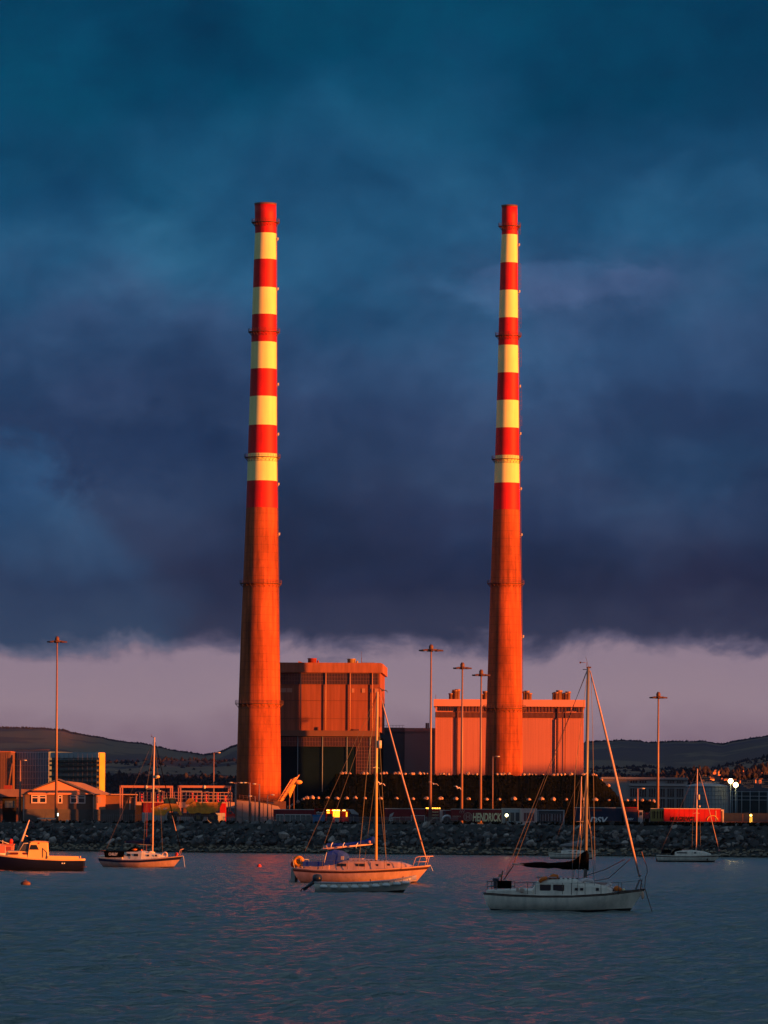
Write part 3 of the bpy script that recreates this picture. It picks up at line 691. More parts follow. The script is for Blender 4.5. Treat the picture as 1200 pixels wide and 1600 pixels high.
def hall2():
    fr = Fr(795, 1652, ZG); r = thing('turbine_hall', 'wide pink clad turbine hall behind the right chimney', 'building', fr.o, R(-1.6))
    X_, Z_ = fr.x, fr.z
    MB().box((X_(679), .3, 0), (X_(911), 48, Z_(1105))).build('wall', PINK, r)
    MB().box((X_(676.5), -.9, Z_(1104)), (X_(913.5), 49, Z_(1093))).build('cornice', PINKC, r)
    rb = MB(); x = 680.5
    while x < 911: rb.box((X_(x) - .07, .26, .3), (X_(x) + .07, .32, Z_(1122))); x += 2.6
    rb.build('cladding_ribs', mat('pink_rib', (.50, .175, .145), .7), r)
    MB().box((X_(679.5), .05, Z_(1121.5)), (X_(910.5), .34, Z_(1113))).build('louvre_band', LOUV, r)
    lv = MB(); x = 681
    while x < 910: lv.box((X_(x) - .08, -.05, Z_(1121.5)), (X_(x) + .08, .06, Z_(1113))); x += 1.9
    lv.build('louvre_fins', mat('louvre_fin', (.22, .08, .07), .7), r)
    for x0, x1 in ((685, 699), (700, 713), (884, 891), (896, 902)):
        w = MB().box((X_(x0), .1, Z_(1111)), (X_(x1), .35, Z_(1105))).build('window', DGLASS, r)
        fb = MB(); x = x0
        while x <= x1 + .1: fb.box((X_(x) - .07, .0, Z_(1111.3)), (X_(x) + .07, .1, Z_(1104.8))); x += 3.3
        fb.build('window_bars', LOUV, w)
    ps = MB(); x = 716
    while x < 910:
        if not (883 < x < 903): ps.box((X_(x) - .3, .05, Z_(1112.4)), (X_(x) + .3, .34, Z_(1104.2)))
        x += 5.2
    ps.build('pilasters', LOUV, r)
    for x in (713.5, 870.3, 882): MB().tube([(X_(x), -.15, .3), (X_(x), -.15, Z_(1106))], .28 if x != 882 else .1, 8).build('downpipe', LOUV, r)
    MB().tube([(X_(866.8), -.12, .3), (X_(866.8), -.12, Z_(1124))], .15, 6).build('downpipe', PINKC, r)
    vm = mat('vent_metal', (.30, .14, .09), .45, metal=.2)
    for x, w, h in ((703, .7, 2.2), (707, .5, 3.0), (710, .9, 3.4), (713.5, .8, 3.6), (752, .5, 2), (757, .8, 3), (760, .6, 2.4), (818, .6, 3), (822, .8, 3.2), (826, .8, 2.4), (864, .5, 2.6), (868, .8, 2.8), (872, .8, 3.4), (875.5, .4, 3.4), (879, .4, 2.4), (883, .7, 2.6), (886.5, .8, 3)):
        MB().lathe([(Z_(1093), w, X_(x)), (Z_(1093) + h * .8, w, X_(x)), (Z_(1093) + h * .8, w * 1.25, X_(x)), (Z_(1093) + h, w * 1.25, X_(x))], 12, c=(0, 4)).build('roof_vent', vm, r)
    for a, b in ((862, 888), (702, 715)): MB().box((X_(a), 5.3, Z_(1093)), (X_(b), 7, Z_(1091))).build('vent_plinth', vm, r)
    MB().tube([(X_(679.5), 1, Z_(1093)), (X_(679.5), 1, Z_(1086))], .07, 4).build('aerial', STEEL, r)
hall2()

# ---------------------------------------------------------------- embankment with its bags
def embank():
    mb = MB(); n = 260; vs = []
    def z_at(px, r_):
        return r_
    rows_ = [(1215, 'g'), (1232, 'a'), (1240, 'a2'), (1252, 'b0'), (1272, 'b'), (1282, 'b2'), (1330, 'b3'), (1345, 'g')]
    for i in range(n + 1):
        px = lerp(418, 1075, i / n)
        fl = min(1, max(0, (px - 422) / 55)); fr_ = min(1, max(0, (1058 - px) / 40)); f1 = min(fl, fr_)
        gl = min(1, max(0, (px - 478) / 46)); gr_ = min(1, max(0, (1005 - px) / 75)); f2 = min(gl, gr_)
        z1 = ZG + (13.6 - ZG) * (f1 ** .8); z2 = max(z1, ZG + (20.6 - ZG) * (f2 ** .8)) if f2 > 0 else z1
        for Y, kq in rows_:
            j = .25 * fbm1(px * .11 + Y * .02, 2.0) * .5
            z = {'g': ZG - .3, 'a': z1 * .985, 'a2': z1, 'b0': z1 + .1, 'b': z2 * .99, 'b2': z2, 'b3': z2, }[kq]
            if kq != 'g': z += j * .6
            vs.append(((px - 600) * Y / F * 1.0, Y + .5 * fbm1(px * .07, Y), z))
    k = len(rows_)
    mb.add(vs, [(i * k + j, (i + 1) * k + j, (i + 1) * k + j + 1, i * k + j + 1) for i in range(n) for j in range(k - 1)])
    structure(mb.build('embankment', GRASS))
    tf = MB()
    for _ in range(2600):
        i = random.randrange(n); j = random.choice([0, 0, 1, 3, 3, 4]); a = Vector(vs[i * k + j]); b = Vector(vs[(i + 1) * k + j + 1])
        p = a.lerp(b, random.random()); tuft(tf, (p.x, p.y - .15, p.z - .1), random.uniform(.15, .4), random.uniform(.2, .55), 4)
    o = tf.build('rough_grass', GRASS); o['kind'] = 'stuff'
embank()
random.seed(21)
def bag_proto():
    root = thing('bulk_bag', 'pale bulk bag on the lower terrace of the dark embankment', 'bag', (0, 0, 0), 0, 'pale bags along the lower terrace')
    bm = bmesh.new(); bmesh.ops.create_icosphere(bm, subdivisions=3, radius=1)
    for v in bm.verts:
        n_ = sin(v.co.x * 5 + 1) * .07 + sin(v.co.z * 7 + v.co.y * 4) * .06
        v.co *= 1 + n_; v.co.x *= .62; v.co.y *= .5; v.co.z = v.co.z * .52 if v.co.z > 0 else max(v.co.z * .52, -.36)
        v.co.z += .36
    me = bpy.data.meshes.new('sack'); bm.to_mesh(me); bm.free(); me.materials.append(BAG)
    for p in me.polygons: p.use_smooth = True
    s_ = bpy.data.objects.new('sack', me); COL.objects.link(s_); s_.parent = root
    st_ = MB(); st_.torus((.0, -.3, .5), .2, .07, 'y', 12, 6, a0=0, a1=pi)
    st_.tube([(-.25, -.42, .62), (0, -.52, .35), (.25, -.42, .1)], .05, 5); st_.build('strap', BAGD, root)
    return root
bp = bag_proto(); first = True
low = [445, 452, 459, 466, 473, 480, 488, 497, 511, 525.5, 540.5, 555, 570.5, 594, 619, 644, 667, 688, 711, 732, 759, 780, 802, 825, 845, 864, 884, 911, 930, 952, 979, 991, 1003, 1014, 1021, 1028, 1035]
up = [534, 539, 546, 568, 573, 594, 598, 603, 617, 622, 632, 642, 646, 655, 660, 666, 687, 692, 700, 731, 737, 744, 776, 781, 787, 794, 817, 825, 830, 835, 848, 864, 870, 876, 881, 892, 911, 926, 931, 939, 950]
for q, (lst, Y, lab, grp) in enumerate(((low, 1241, 'pale bulk bag on the lower terrace of the dark embankment', 'pale bags along the lower terrace'),
                          (up, 1281, 'pale bulk bag on the top edge of the dark embankment', 'pale bags along the top of the embankment'))):
    for px in lst:
        X = (px - 600) * Y / F + random.uniform(-.15, .15)
        fl = min(1, max(0, (px - 422) / 55)); f1 = min(fl, min(1, max(0, (1058 - px) / 40)))
        gl = min(1, max(0, (px - 478) / 46)); f2 = min(gl, min(1, max(0, (1005 - px) / 75)))
        z1 = ZG + (13.6 - ZG) * (f1 ** .8); z2 = max(z1, ZG + (20.6 - ZG) * (f2 ** .8))
        z = z1 if q == 0 else z2
        if first: o = bp; o.location = (X, Y, z); first = False
        else: o = copytree(bp, (X, Y, z), lab, None, None, grp)
        s_ = random.uniform(.72, 1.2) * (1.0 if q == 0 else .85); o.scale = (s_ * random.uniform(.85, 1.2), s_, s_ * random.uniform(.8, 1.15)); o.rotation_euler = (0, 0, random.uniform(-.7, .7))

# ---------------------------------------------------------------- high light masts and lamp posts
def high_mast(px, top, Y, label, hw=2.7):
    fr = Fr(px, Y, ZG); r = thing('light_mast', label, 'light mast', fr.o, 0, 'tall port light masts')
    H = fr.z(top)
    MB().tube([(0, 0, 0), (0, 0, H * .5), (0, 0, H)], [.40, .29, .18], 12).build('pole', GALV, r)
    h = MB(); h.torus((0, 0, H - .9), hw * .55, .09, 'z', 20, 6); h.tube([(-hw * .55, 0, H - .9), (hw * .55, 0, H - .9)], .1, 6); h.tube([(0, -hw * .55, H - .9), (0, hw * .55, H - .9)], .1, 6)
    h.lathe([(H - 1.4, .45), (H - .2, .55), (H + .3, .3)], 12); hd = h.build('head_ring', STEEL, r)
    for q in range(8):
        a = 2 * pi * q / 8 + .2; l = MB()
        cx, cy = hw * .85 * cos(a), hw * .85 * sin(a)
        l.tube([(hw * .5 * cos(a), hw * .5 * sin(a), H - .9), (cx, cy, H - 1.0)], .07, 5); l.box((cx - .5, cy - .4, H - 1.3), (cx + .5, cy + .4, H - .98)); l.build('floodlight', STEEL, r)
    MB().box((-.7, -.7, 0), (.7, .7, .5)).build('footing', BLKW, r)
high_mast(87.5, 996, 1218, 'tall light mast standing in front of the gabled house', 2.4)
high_mast(672, 1009, 1142, 'tallest light mast right of centre, in front of the red lorries', 2.9)
high_mast(721, 1037, 1190, 'light mast left of the right chimney, behind the red trailer', 2.2)
high_mast(750.5, 1048, 1200, 'shorter light mast touching the left edge of the right chimney', 2.2)
high_mast(1027.5, 1083, 1190, 'light mast behind the bright red trailer on the right', 2.1)
def lamp_post(px, top, Y, label, arm=1, r0=.16, both=False, lit=None):
    fr = Fr(px, Y, ZG); r = thing('lamp_post', label, 'lamp post', fr.o, 0, None); H = fr.z(top)
    MB().tube([(0, 0, 0), (0, 0, H)], [r0, r0 * .6], 8).build('pole', GALV, r)
    for s_ in ((1, -1) if both else (arm,)):
        MB().tube([(0, 0, H - .3), (s_ * .7, -.1, H + .1), (s_ * 1.1, -.1, H + .05)], .06, 5).build('arm', GALV, r)
        MB().ball((s_ * 1.25, -.1, H), (.5, .25, .16)).build('lantern', lit or PALEGAL, r)
lamp_post(31, 1188, 1242, 'lamp post with a bent lantern in front of the glass grid building', 1, .34)
lamp_post(333.5, 1176, 1216, 'tall slim lamp post behind the yellow dump truck', 1, .2)
lamp_post(368, 1223, 1190, 'lamp post with twin lanterns left of the chimney foot', 1, .3, True)
lamp_post(390, 1223, 1188, 'lamp post in front of the dark side of the chimney foot', -1, .3)
lamp_post(405, 1225, 1186, 'lamp post in front of the lit side of the chimney foot', -1, .27)
lamp_post(398.5, 1244, 1180, 'short lamp post between two taller ones by the pale ramp', -1, .18)
lamp_post(418, 1242, 1178, 'plain bluish post by the right end of the pale ramp', 1, .18)
lamp_post(769.5, 1182, 1170, 'slim street lamp in front of the right chimney base', 1, .17)
lamp_post(996, 1232, 1150, 'short lamp post behind the navy trailers', 1, .24)
lamp_post(316, 1237, 1214, 'short post by the railings behind the dump truck', 1, .14)
lamp_post(256, 1236, 1216, 'small lamp post between the two steel portals', -1, .14)
for px, py, s_ in ((1141, 1221, -1), (1149, 1227, 1)):
    fr = Fr(px, 1330, ZG); r = thing('floodlight_post', 'lit floodlight post right of the pale tank, ' + ('left and higher of the pair' if s_ < 0 else 'right and lower of the pair'), 'floodlight', fr.o); H = fr.z(py)
    MB().tube([(0, 0, 0), (0, 0, H)], .13, 8).build('pole', GREYM, r)
    MB().box((-.8, -.2, H - .3), (.8, .0, H + .6)).build('housing', STEEL, r)
    MB().ball((0, -.45, H + .1), (.66, .25, .66), 20, 12).build('lamp', mat('flood_lamp', (1, 1, 1), emit=(1, .74, .26), es=9), r)
for px, py, lab, m in ((791.5, 1274, 'round white yard lamp in front of the blue white cabin', LAMPW), (1173, 1274, 'yellow lit yard lamp in front of the navy trailer', LAMPY)):
    fr = Fr(px, 1140, ZG); r = thing('yard_lamp', lab, 'lamp', fr.o); H = fr.z(py)
    MB().tube([(0, 0, 0), (0, 0, H)], .08, 6).build('post', STEEL, r)
    MB().ball((0, -.15, H), .36 if px < 1000 else .28).build('globe', m, r)
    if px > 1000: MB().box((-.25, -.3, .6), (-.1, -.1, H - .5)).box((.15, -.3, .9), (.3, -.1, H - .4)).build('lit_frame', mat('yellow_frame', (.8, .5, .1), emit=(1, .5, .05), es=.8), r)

# ---------------------------------------------------------------- left side buildings
def left_block():
    fr = Fr(46, 1500, ZG); r = thing('office_block', 'blue grey office block with a fine white grid on the far left', 'building', fr.o, R(-33)); Z_ = fr.z; X_ = lambda q: fr.x(q) / cos(R(33))
    MB().box((X_(15), 0, 0), (X_(78), 12, Z_(1174.5))).build('wall', SKIN_GL, r)
    m_ = MB(); x = 17
    while x < 78: m_.box((X_(x) - .07, -.16, .2), (X_(x) + .07, 0, Z_(1175))); x += 4.3
    m_.build('mullions', MULL, r)
    m_ = MB()
    for y in range(1176, 1245, 10): m_.box((X_(15.5), -.24, Z_(y) - .09), (X_(77.5), -.161, Z_(y) + .09))
    m_.build('floor_bands', MULL, r)
    rr = MB()
    for x in range(18, 78, 4): rr.tube([(X_(x), .5, Z_(1175)), (X_(x), .5, Z_(1171.5))], .06, 4)
    rr.tube([(X_(18), .5, Z_(1171.5)), (X_(77), .5, Z_(1171.5))], .06, 4); rr.build('roof_railing', STEEL, r)
    fr = Fr(0, 1490, ZG); r = thing('warehouse', 'tan lit block at the left edge of the photo', 'building', fr.o, R(-2)); X_, Z_ = fr.x, fr.z
    MB().box((X_(-60), 0, 0), (X_(16), 20, Z_(1174.5))).build('wall', BROWNB, r)
    MB().box((X_(-60.5), -.25, Z_(1175)), (X_(16.3), 20.3, Z_(1173.6))).build('coping', HALLC, r)
    sh = MB(); x = -58
    while x < 16: sh.box((X_(x) - .05, -.08, .2), (X_(x) + .05, 0, Z_(1176))); x += 3.7
    sh.build('panel_seams', BROWNB, r)
    fr = Fr(120, 1480, ZG); r = thing('netted_building', 'building wrapped in dark netting with a glowing yellow right end', 'building', fr.o, R(-33)); Z_ = fr.z; X_ = lambda q: fr.x(q) / cos(R(33))
    MB().box((X_(78), 0, 0), (X_(155.5), 2.9, Z_(1175.5))).build('wall', SCAF, r)
    MB().box((X_(155.5) + .01, .02, 0), (X_(155.5) + .18, 2.88, Z_(1176.5))).build('end_cladding', SCAFY, r)
    MB().box((X_(77.5), -.35, Z_(1184)), (X_(155.4), 3.0, Z_(1176))).build('parapet', mat('parapet_slate', (.34, .38, .42), .7, .1, .3), r)
    m_ = MB()
    for y in (1189, 1195.5, 1204, 1213.5, 1222.5, 1231): m_.box((X_(77.6), -1.0, Z_(y) - .3), (X_(155.3), -.02, Z_(y) + .3))
    m_.build('scaffold_decks', mat('deck_boards', (.07, .07, .065), .9, .3, 1), r)
    m_ = MB(); x = 79
    while x < 157: m_.tube([(X_(x), -1.05, 0), (X_(x), -1.05, Z_(1178))], .07, 4); x += 7.6
    m_.build('scaffold_poles', mat('scaffold_tube', (.05, .05, .06), .8), r)
    fr = Fr(12, 1400, ZG); r = thing('crane', 'small dark crane with raised jib in front of the tan block', 'crane', fr.o); X_, Z_ = fr.x, fr.z
    MB().box((X_(6), -1, Z_(1234)), (X_(18), 1.5, Z_(1227))).build('body', mat('crane_body', (.25, .04, .03), .6), r)
    MB().box((X_(7), -.8, 0), (X_(17), 1.2, Z_(1234))).build('base', STEEL, r)
    MB().tube([(X_(12), 0, Z_(1228)), (X_(18), 0, Z_(1193))], [.5, .22], 6).build('jib', STEEL, r)
left_block()
def far_shed():
    fr = Fr(20, 1262, ZG); r = thing('canopy', 'low pinkish roofed canopy left of the gabled house', 'shelter', fr.o); X_, Z_ = fr.x, fr.z
    MB().box((X_(-40), 0, Z_(1245)), (X_(56), 14, Z_(1233))).build('roof', mat('canopy_roof', (.22, .12, .12), .8, .1, .5), r)
    for x in (-20, 0, 25): MB().box((X_(x), .5, 0), (X_(x) + .5, 1, Z_(1245))).build('post', STEEL, r)
    MB().box((X_(-40), 10, 0), (X_(50), 11, Z_(1245.2))).build('back_wall', mat('dark_back', (.03, .025, .03), .9), r)
    MB().box((X_(7), 1, Z_(1262)), (X_(22), 3.2, Z_(1251))).build('parked_container', mat('blue_grey_box', (.10, .14, .18), .7), r)
far_shed()
def house():
    fr = Fr(92, 1226, ZG); r = thing('house', 'low house with a wide orange lit gable and white framed windows', 'house', fr.o); X_, Z_ = fr.x, fr.z
    e = Z_(1241.5)
    MB().box((X_(35.5), 0, Z_(1264.5)), (X_(145), 12, e)).build('wall', RENDER, r)
    MB().box((X_(35), -.3, -.3), (X_(145.3), 12, Z_(1264.5))).build('plinth', BLKW, r)
    MB().prism([(X_(34), e), (X_(147), e), (X_(91), Z_(1219.5))], -.45, .0).build('gable', GABLE, r)
    # roof running back from the gable
    rf = MB(); yb = 11; pk = (X_(91), Z_(1218.3)); sh = 7.5
    for a, b in (((X_(33), Z_(1242.2)), pk), (pk, (X_(148.5), Z_(1242.2)))):
        rf.add([(a[0], -.9, a[1]), (b[0], -.9, b[1]), (b[0], yb, b[1]), (a[0], yb, a[1]), (a[0], -.9, a[1] + .25), (b[0], -.9, b[1] + .25), (b[0], yb, b[1] + .25), (a[0], yb, a[1] + .25)],
               [(0, 3, 2, 1), (4, 5, 6, 7), (0, 1, 5, 4), (1, 2, 6, 5), (2, 3, 7, 6), (3, 0, 4, 7)])
    rf.build('roof', ROOFG, r)
    # second ridge behind, to the right
    MB().prism([(X_(91), e), (X_(176), e), (X_(163), Z_(1238)), (X_(122), Z_(1222)), (X_(93), Z_(1219))], 11.2, 22).build('rear_roof', mat('rear_roof_pink', (.33, .20, .20), .8, .1, .5), r)
    for x0, x1 in ((49.5, 59.5), (61.5, 71.5), (91, 96.5), (110, 120), (122, 132.5)):
        w = MB().box((X_(x0), -.08, Z_(1254.5)), (X_(x1), .02, Z_(1243)))
        wo_ = w.build('window', DGLASS, r); fm = MB(); t_ = .14
        fm.box((X_(x0) - t_, -.2, Z_(1254.5) - t_), (X_(x0) + t_, -.081, Z_(1243) + t_)).box((X_(x1) - t_, -.2, Z_(1254.5) - t_), (X_(x1) + t_, -.081, Z_(1243) + t_))
        fm.box((X_(x0) + t_, -.19, Z_(1254.5) - t_), (X_(x1) - t_, -.081, Z_(1254.5) + t_)).box((X_(x0) + t_, -.19, Z_(1243) - t_), (X_(x1) - t_, -.081, Z_(1243) + t_))
        fm.box((X_(x0) + t_, -.18, Z_(1246.5) - .12), (X_(x1) - t_, -.081, Z_(1246.5) + .12)); fm.build('frame', FRAMEP, wo_)
    for x in (37, 146): MB().tube([(X_(x), -.25, 0), (X_(x), -.25, e)], .12, 6).build('downpipe', FRAMEP, r)
    fr = Fr(180, 1224, ZG); r = thing('annex', 'flat roofed orange lit annex right of the gabled house', 'building', fr.o); X_, Z_ = fr.x, fr.z
    MB().box((X_(146), 0, Z_(1265)), (X_(164.5), 9, Z_(1242))).build('porch_wall', mat('orange_boards', (.55, .22, .12), .8, .06, .5), r)
    MB().box((X_(164.7), 1.2, Z_(1265)), (X_(211), 9, Z_(1243))).build('wall', mat('annex_render', (.20, .09, .065), .85, .1, .5), r)
    MB().box((X_(202), 1.0, Z_(1265)), (X_(203), 1.19, Z_(1246))).box((X_(202), 1.0, Z_(1246)), (X_(211), 1.19, Z_(1245.3))).box((X_(210), 1.0, Z_(1265)), (X_(211), 1.19, Z_(1246))).build('door_frame', FRAMEP, r)
    MB().box((X_(145.5), -.5, Z_(1242)), (X_(212), 9.4, Z_(1240.6))).build('roof', mat('fascia', (.5, .27, .2), .8), r)
    MB().box((X_(147), -.2, -.2), (X_(211), 9, Z_(1265))).build('plinth', BLKW, r)
    w = MB().box((X_(152), -.07, Z_(1255)), (X_(158), .02, Z_(1245))).build('window', mat('pale_blind', (.45, .25, .18), .6), r)
    fr = Fr(75, 1216, ZG); r = thing('kerb_beam', 'white horizontal barrier beam on the rocks before the house', 'barrier', fr.o); X_, Z_ = fr.x, fr.z
    MB().box((X_(58), 0, Z_(1280)), (X_(87), .4, Z_(1278))).build('beam', PALEGAL, r)
    for x in (60, 72, 85): MB().box((X_(x), .1, -.2), (X_(x) + .2, .3, Z_(1280))).build('post', STEEL, r)
    fr = Fr(90.5, 1215.5, ZG); r = thing('bollard_light', 'small glowing white green post light at the mast foot', 'light', fr.o)
    MB().tube([(0, 0, 0), (0, 0, fr.z(1275))], .12, 6).build('post', STEEL, r)
    MB().tube([(0, 0, fr.z(1275)), (0, 0, fr.z(1270.5))], .17, 8).build('lamp', mat('greenish_lamp', (1, 1, .9), emit=(.8, .85, .6), es=1.1), r)
house()
def frames():
    for x0, x1, lab in ((188.5, 268.5, 'left pinkish steel portal frame behind the dump truck'), (279.5, 359, 'right pinkish steel portal frame behind the dump truck')):
        fr = Fr((x0 + x1) / 2, 1212, ZG); r = thing('portal_frame', lab, 'gantry', fr.o, 0, 'steel portal frames'); X_, Z_ = fr.x, fr.z
        m_ = mat('portal_steel', (.42, .17, .13), .6, .1, 1)
        MB().box((X_(x0), -.3, Z_(1231)), (X_(x1), .4, Z_(1227.4))).build('beam', m_, r)
        for x in (x0 - .8, x0 + 2.4, x1 - 2.2, x1 + .6): MB().box((X_(x) - .14, -.2, 0), (X_(x) + .14, .3, Z_(1227.5))).build('post', m_, r)
        MB().ball((X_(lerp(x0, x1, .5)), -.35, Z_(1229.7)), (.35, .2, .45)).build('lamp', PALEGAL, r)
    fr = Fr(290, 1240, ZG); r = thing('railing', 'pale tubular railing along the raised deck behind the portals', 'railing', fr.o); X_, Z_ = fr.x, fr.z
    a = MB()
    for y in (1238, 1243, 1248): a.tube([(X_(212), 0, Z_(y)), (X_(362), 0, Z_(y))], .09, 5)
    for x in range(212, 364, 6): a.tube([(X_(x), 0, Z_(1253)), (X_(x), 0, Z_(1238))], .09, 5)
    a.build('rails', mat('pale_rail', (.26, .14, .15), .6), r)
    MB().box((X_(212), .3, Z_(1262)), (X_(440), 6, Z_(1253))).build('deck', PNKW, r)
    for x in range(220, 440, 22): MB().box((X_(x), 1, 0), (X_(x) + .8, 2, Z_(1262))).build('pier', STEEL, r)
    rb = mat('hot_red_paint', (.6, .05, .08), .5)
    random.seed(9)
    for k_, x in enumerate((221, 246, 253, 300, 306, 322, 340, 352, 356)):
        fr2 = Fr(x, 1242, 0); b = MB(); h = random.uniform(1.2, 2.2)
        zb = fr.o.z + Z_(1253)
        o = MB().lathe([(0, .42), (.15, .42), (.3, .2), (h, .16), (h + .2, .28), (h + .35, .1)], 10).build('bollard', rb)
        o.location = (fr2.o.x, 1241.2, zb); tag(o, 'red marker bollard on the raised deck behind the portals', 'bollard', 'red bollards on the deck')
    # white frame shelter
    fr = Fr(300, 1244, ZG); r = thing('frame_shelter', 'white open frame shelter on the deck inside the right portal', 'shelter', (fr.o.x, 1244, fr.o.z)); X_, Z_ = fr.x, fr.z
    a = MB()
    for x in (282, 291, 302, 315): a.box((X_(x) - .08, -.1, Z_(1253)), (X_(x) + .08, .1, Z_(1236)))
    a.box((X_(282), -.12, Z_(1237)), (X_(315), .12, Z_(1235.6))); a.build('frame', mat('shelter_frame', (.30, .22, .23), .6), r)
    # ramp panels
    fr = Fr(400, 1192, ZG); r = thing('ramp_wall', 'long pale pink panel wall sloping down to the right at the chimney foot', 'wall', fr.o); X_, Z_ = fr.x, fr.z
    MB().prism([(X_(366.5), 0), (X_(441), 0), (X_(441), Z_(1268)), (X_(434), Z_(1259)), (X_(420), Z_(1256)), (X_(400), Z_(1253)), (X_(366.5), Z_(1250))], 0, 1).build('panels', PNKW, r)
    MB().prism([(X_(366.5), Z_(1250)), (X_(400), Z_(1253)), (X_(420), Z_(1256)), (X_(434), Z_(1259)), (X_(434), Z_(1257.6)), (X_(420), Z_(1254.6)), (X_(400), Z_(1251.4)), (X_(366.5), Z_(1248.2))], -.12, 1.1).build('coping', mat('dark_coping', (.08, .04, .04), .8), r)
    a = MB()
    for t in range(12):
        x = lerp(368, 433, t / 11); y = lerp(1248.5, 1257, (t / 11) ** 1.4); a.tube([(X_(x), .4, Z_(y)), (X_(x), .4, Z_(y - 6.5))], .05, 4)
    for dy in (6.5, 3.5): a.tube([(X_(lerp(368, 433, t / 11)), .4, Z_(lerp(1248.5, 1257, (t / 11) ** 1.4) - dy)) for t in range(12)], .05, 4)
    a.build('handrail', STEEL, r)
    for x in (378, 392, 411, 424): MB().box((X_(x), -.03, .1), (X_(x) + .12, 0, Z_(1255))).build('panel_joint', STEEL, r)
    # lattice conveyor
    fr = Fr(450, 1204, ZG); r = thing('conveyor', 'inclined lattice conveyor glowing orange beside the chimney foot', 'conveyor', fr.o); X_, Z_ = fr.x, fr.z
    a = MB(); bot = Vector((X_(437), 0, Z_(1253))); top = Vector((X_(461), 0, Z_(1214)))
    wv = Vector((.86, 0, .5)) * 1.15
    for s_ in (-1, 1):
        for yy in (-.9, .9): a.tube([bot + wv * s_ + Vector((0, yy, 0)), top + wv * s_ + Vector((0, yy, 0))], .11, 5)
    for k_ in range(12):
        t0, t1 = k_ / 12, (k_ + 1) / 12; p0 = bot.lerp(top, t0); p1 = bot.lerp(top, t1); s_ = 1 if k_ % 2 else -1
        for yy in (-.9, .9):
            a.tube([p0 + wv * s_ + Vector((0, yy, 0)), p1 - wv * s_ + Vector((0, yy, 0))], .08, 4); a.tube([p0 - wv + Vector((0, yy, 0)), p0 + wv + Vector((0, yy, 0))], .07, 4)
        a.tube([p0 + wv * s_ + Vector((0, -.9, 0)), p0 + wv * s_ + Vector((0, .9, 0))], .07, 4)
    a.build('lattice', mat('conveyor_steel', (.75, .32, .12), .5), r)
    MB().prism([(X_(450.5), Z_(1238)), (X_(453), Z_(1247)), (X_(462), Z_(1226)), (X_(458), Z_(1226))], -.5, .6).build('chute', mat('chute_yellow', (.85, .45, .06), .6), r)
    MB().ball((X_(466), -.3, Z_(1222)), (1.0, .6, .55)).build('head_drum', mat('drum_orange', (.8, .38, .1), .5), r)
    MB().box((X_(437) - 1.5, -1.2, 0), (X_(437) + 1.5, 1.2, Z_(1252))).build('foot', STEEL, r)
    for x, y in ((452, 1240), (459, 1228)): MB().tube([(X_(x), .5, 0), (X_(x), .5, Z_(y))], .14, 5).build('support_leg', STEEL, r)
frames()

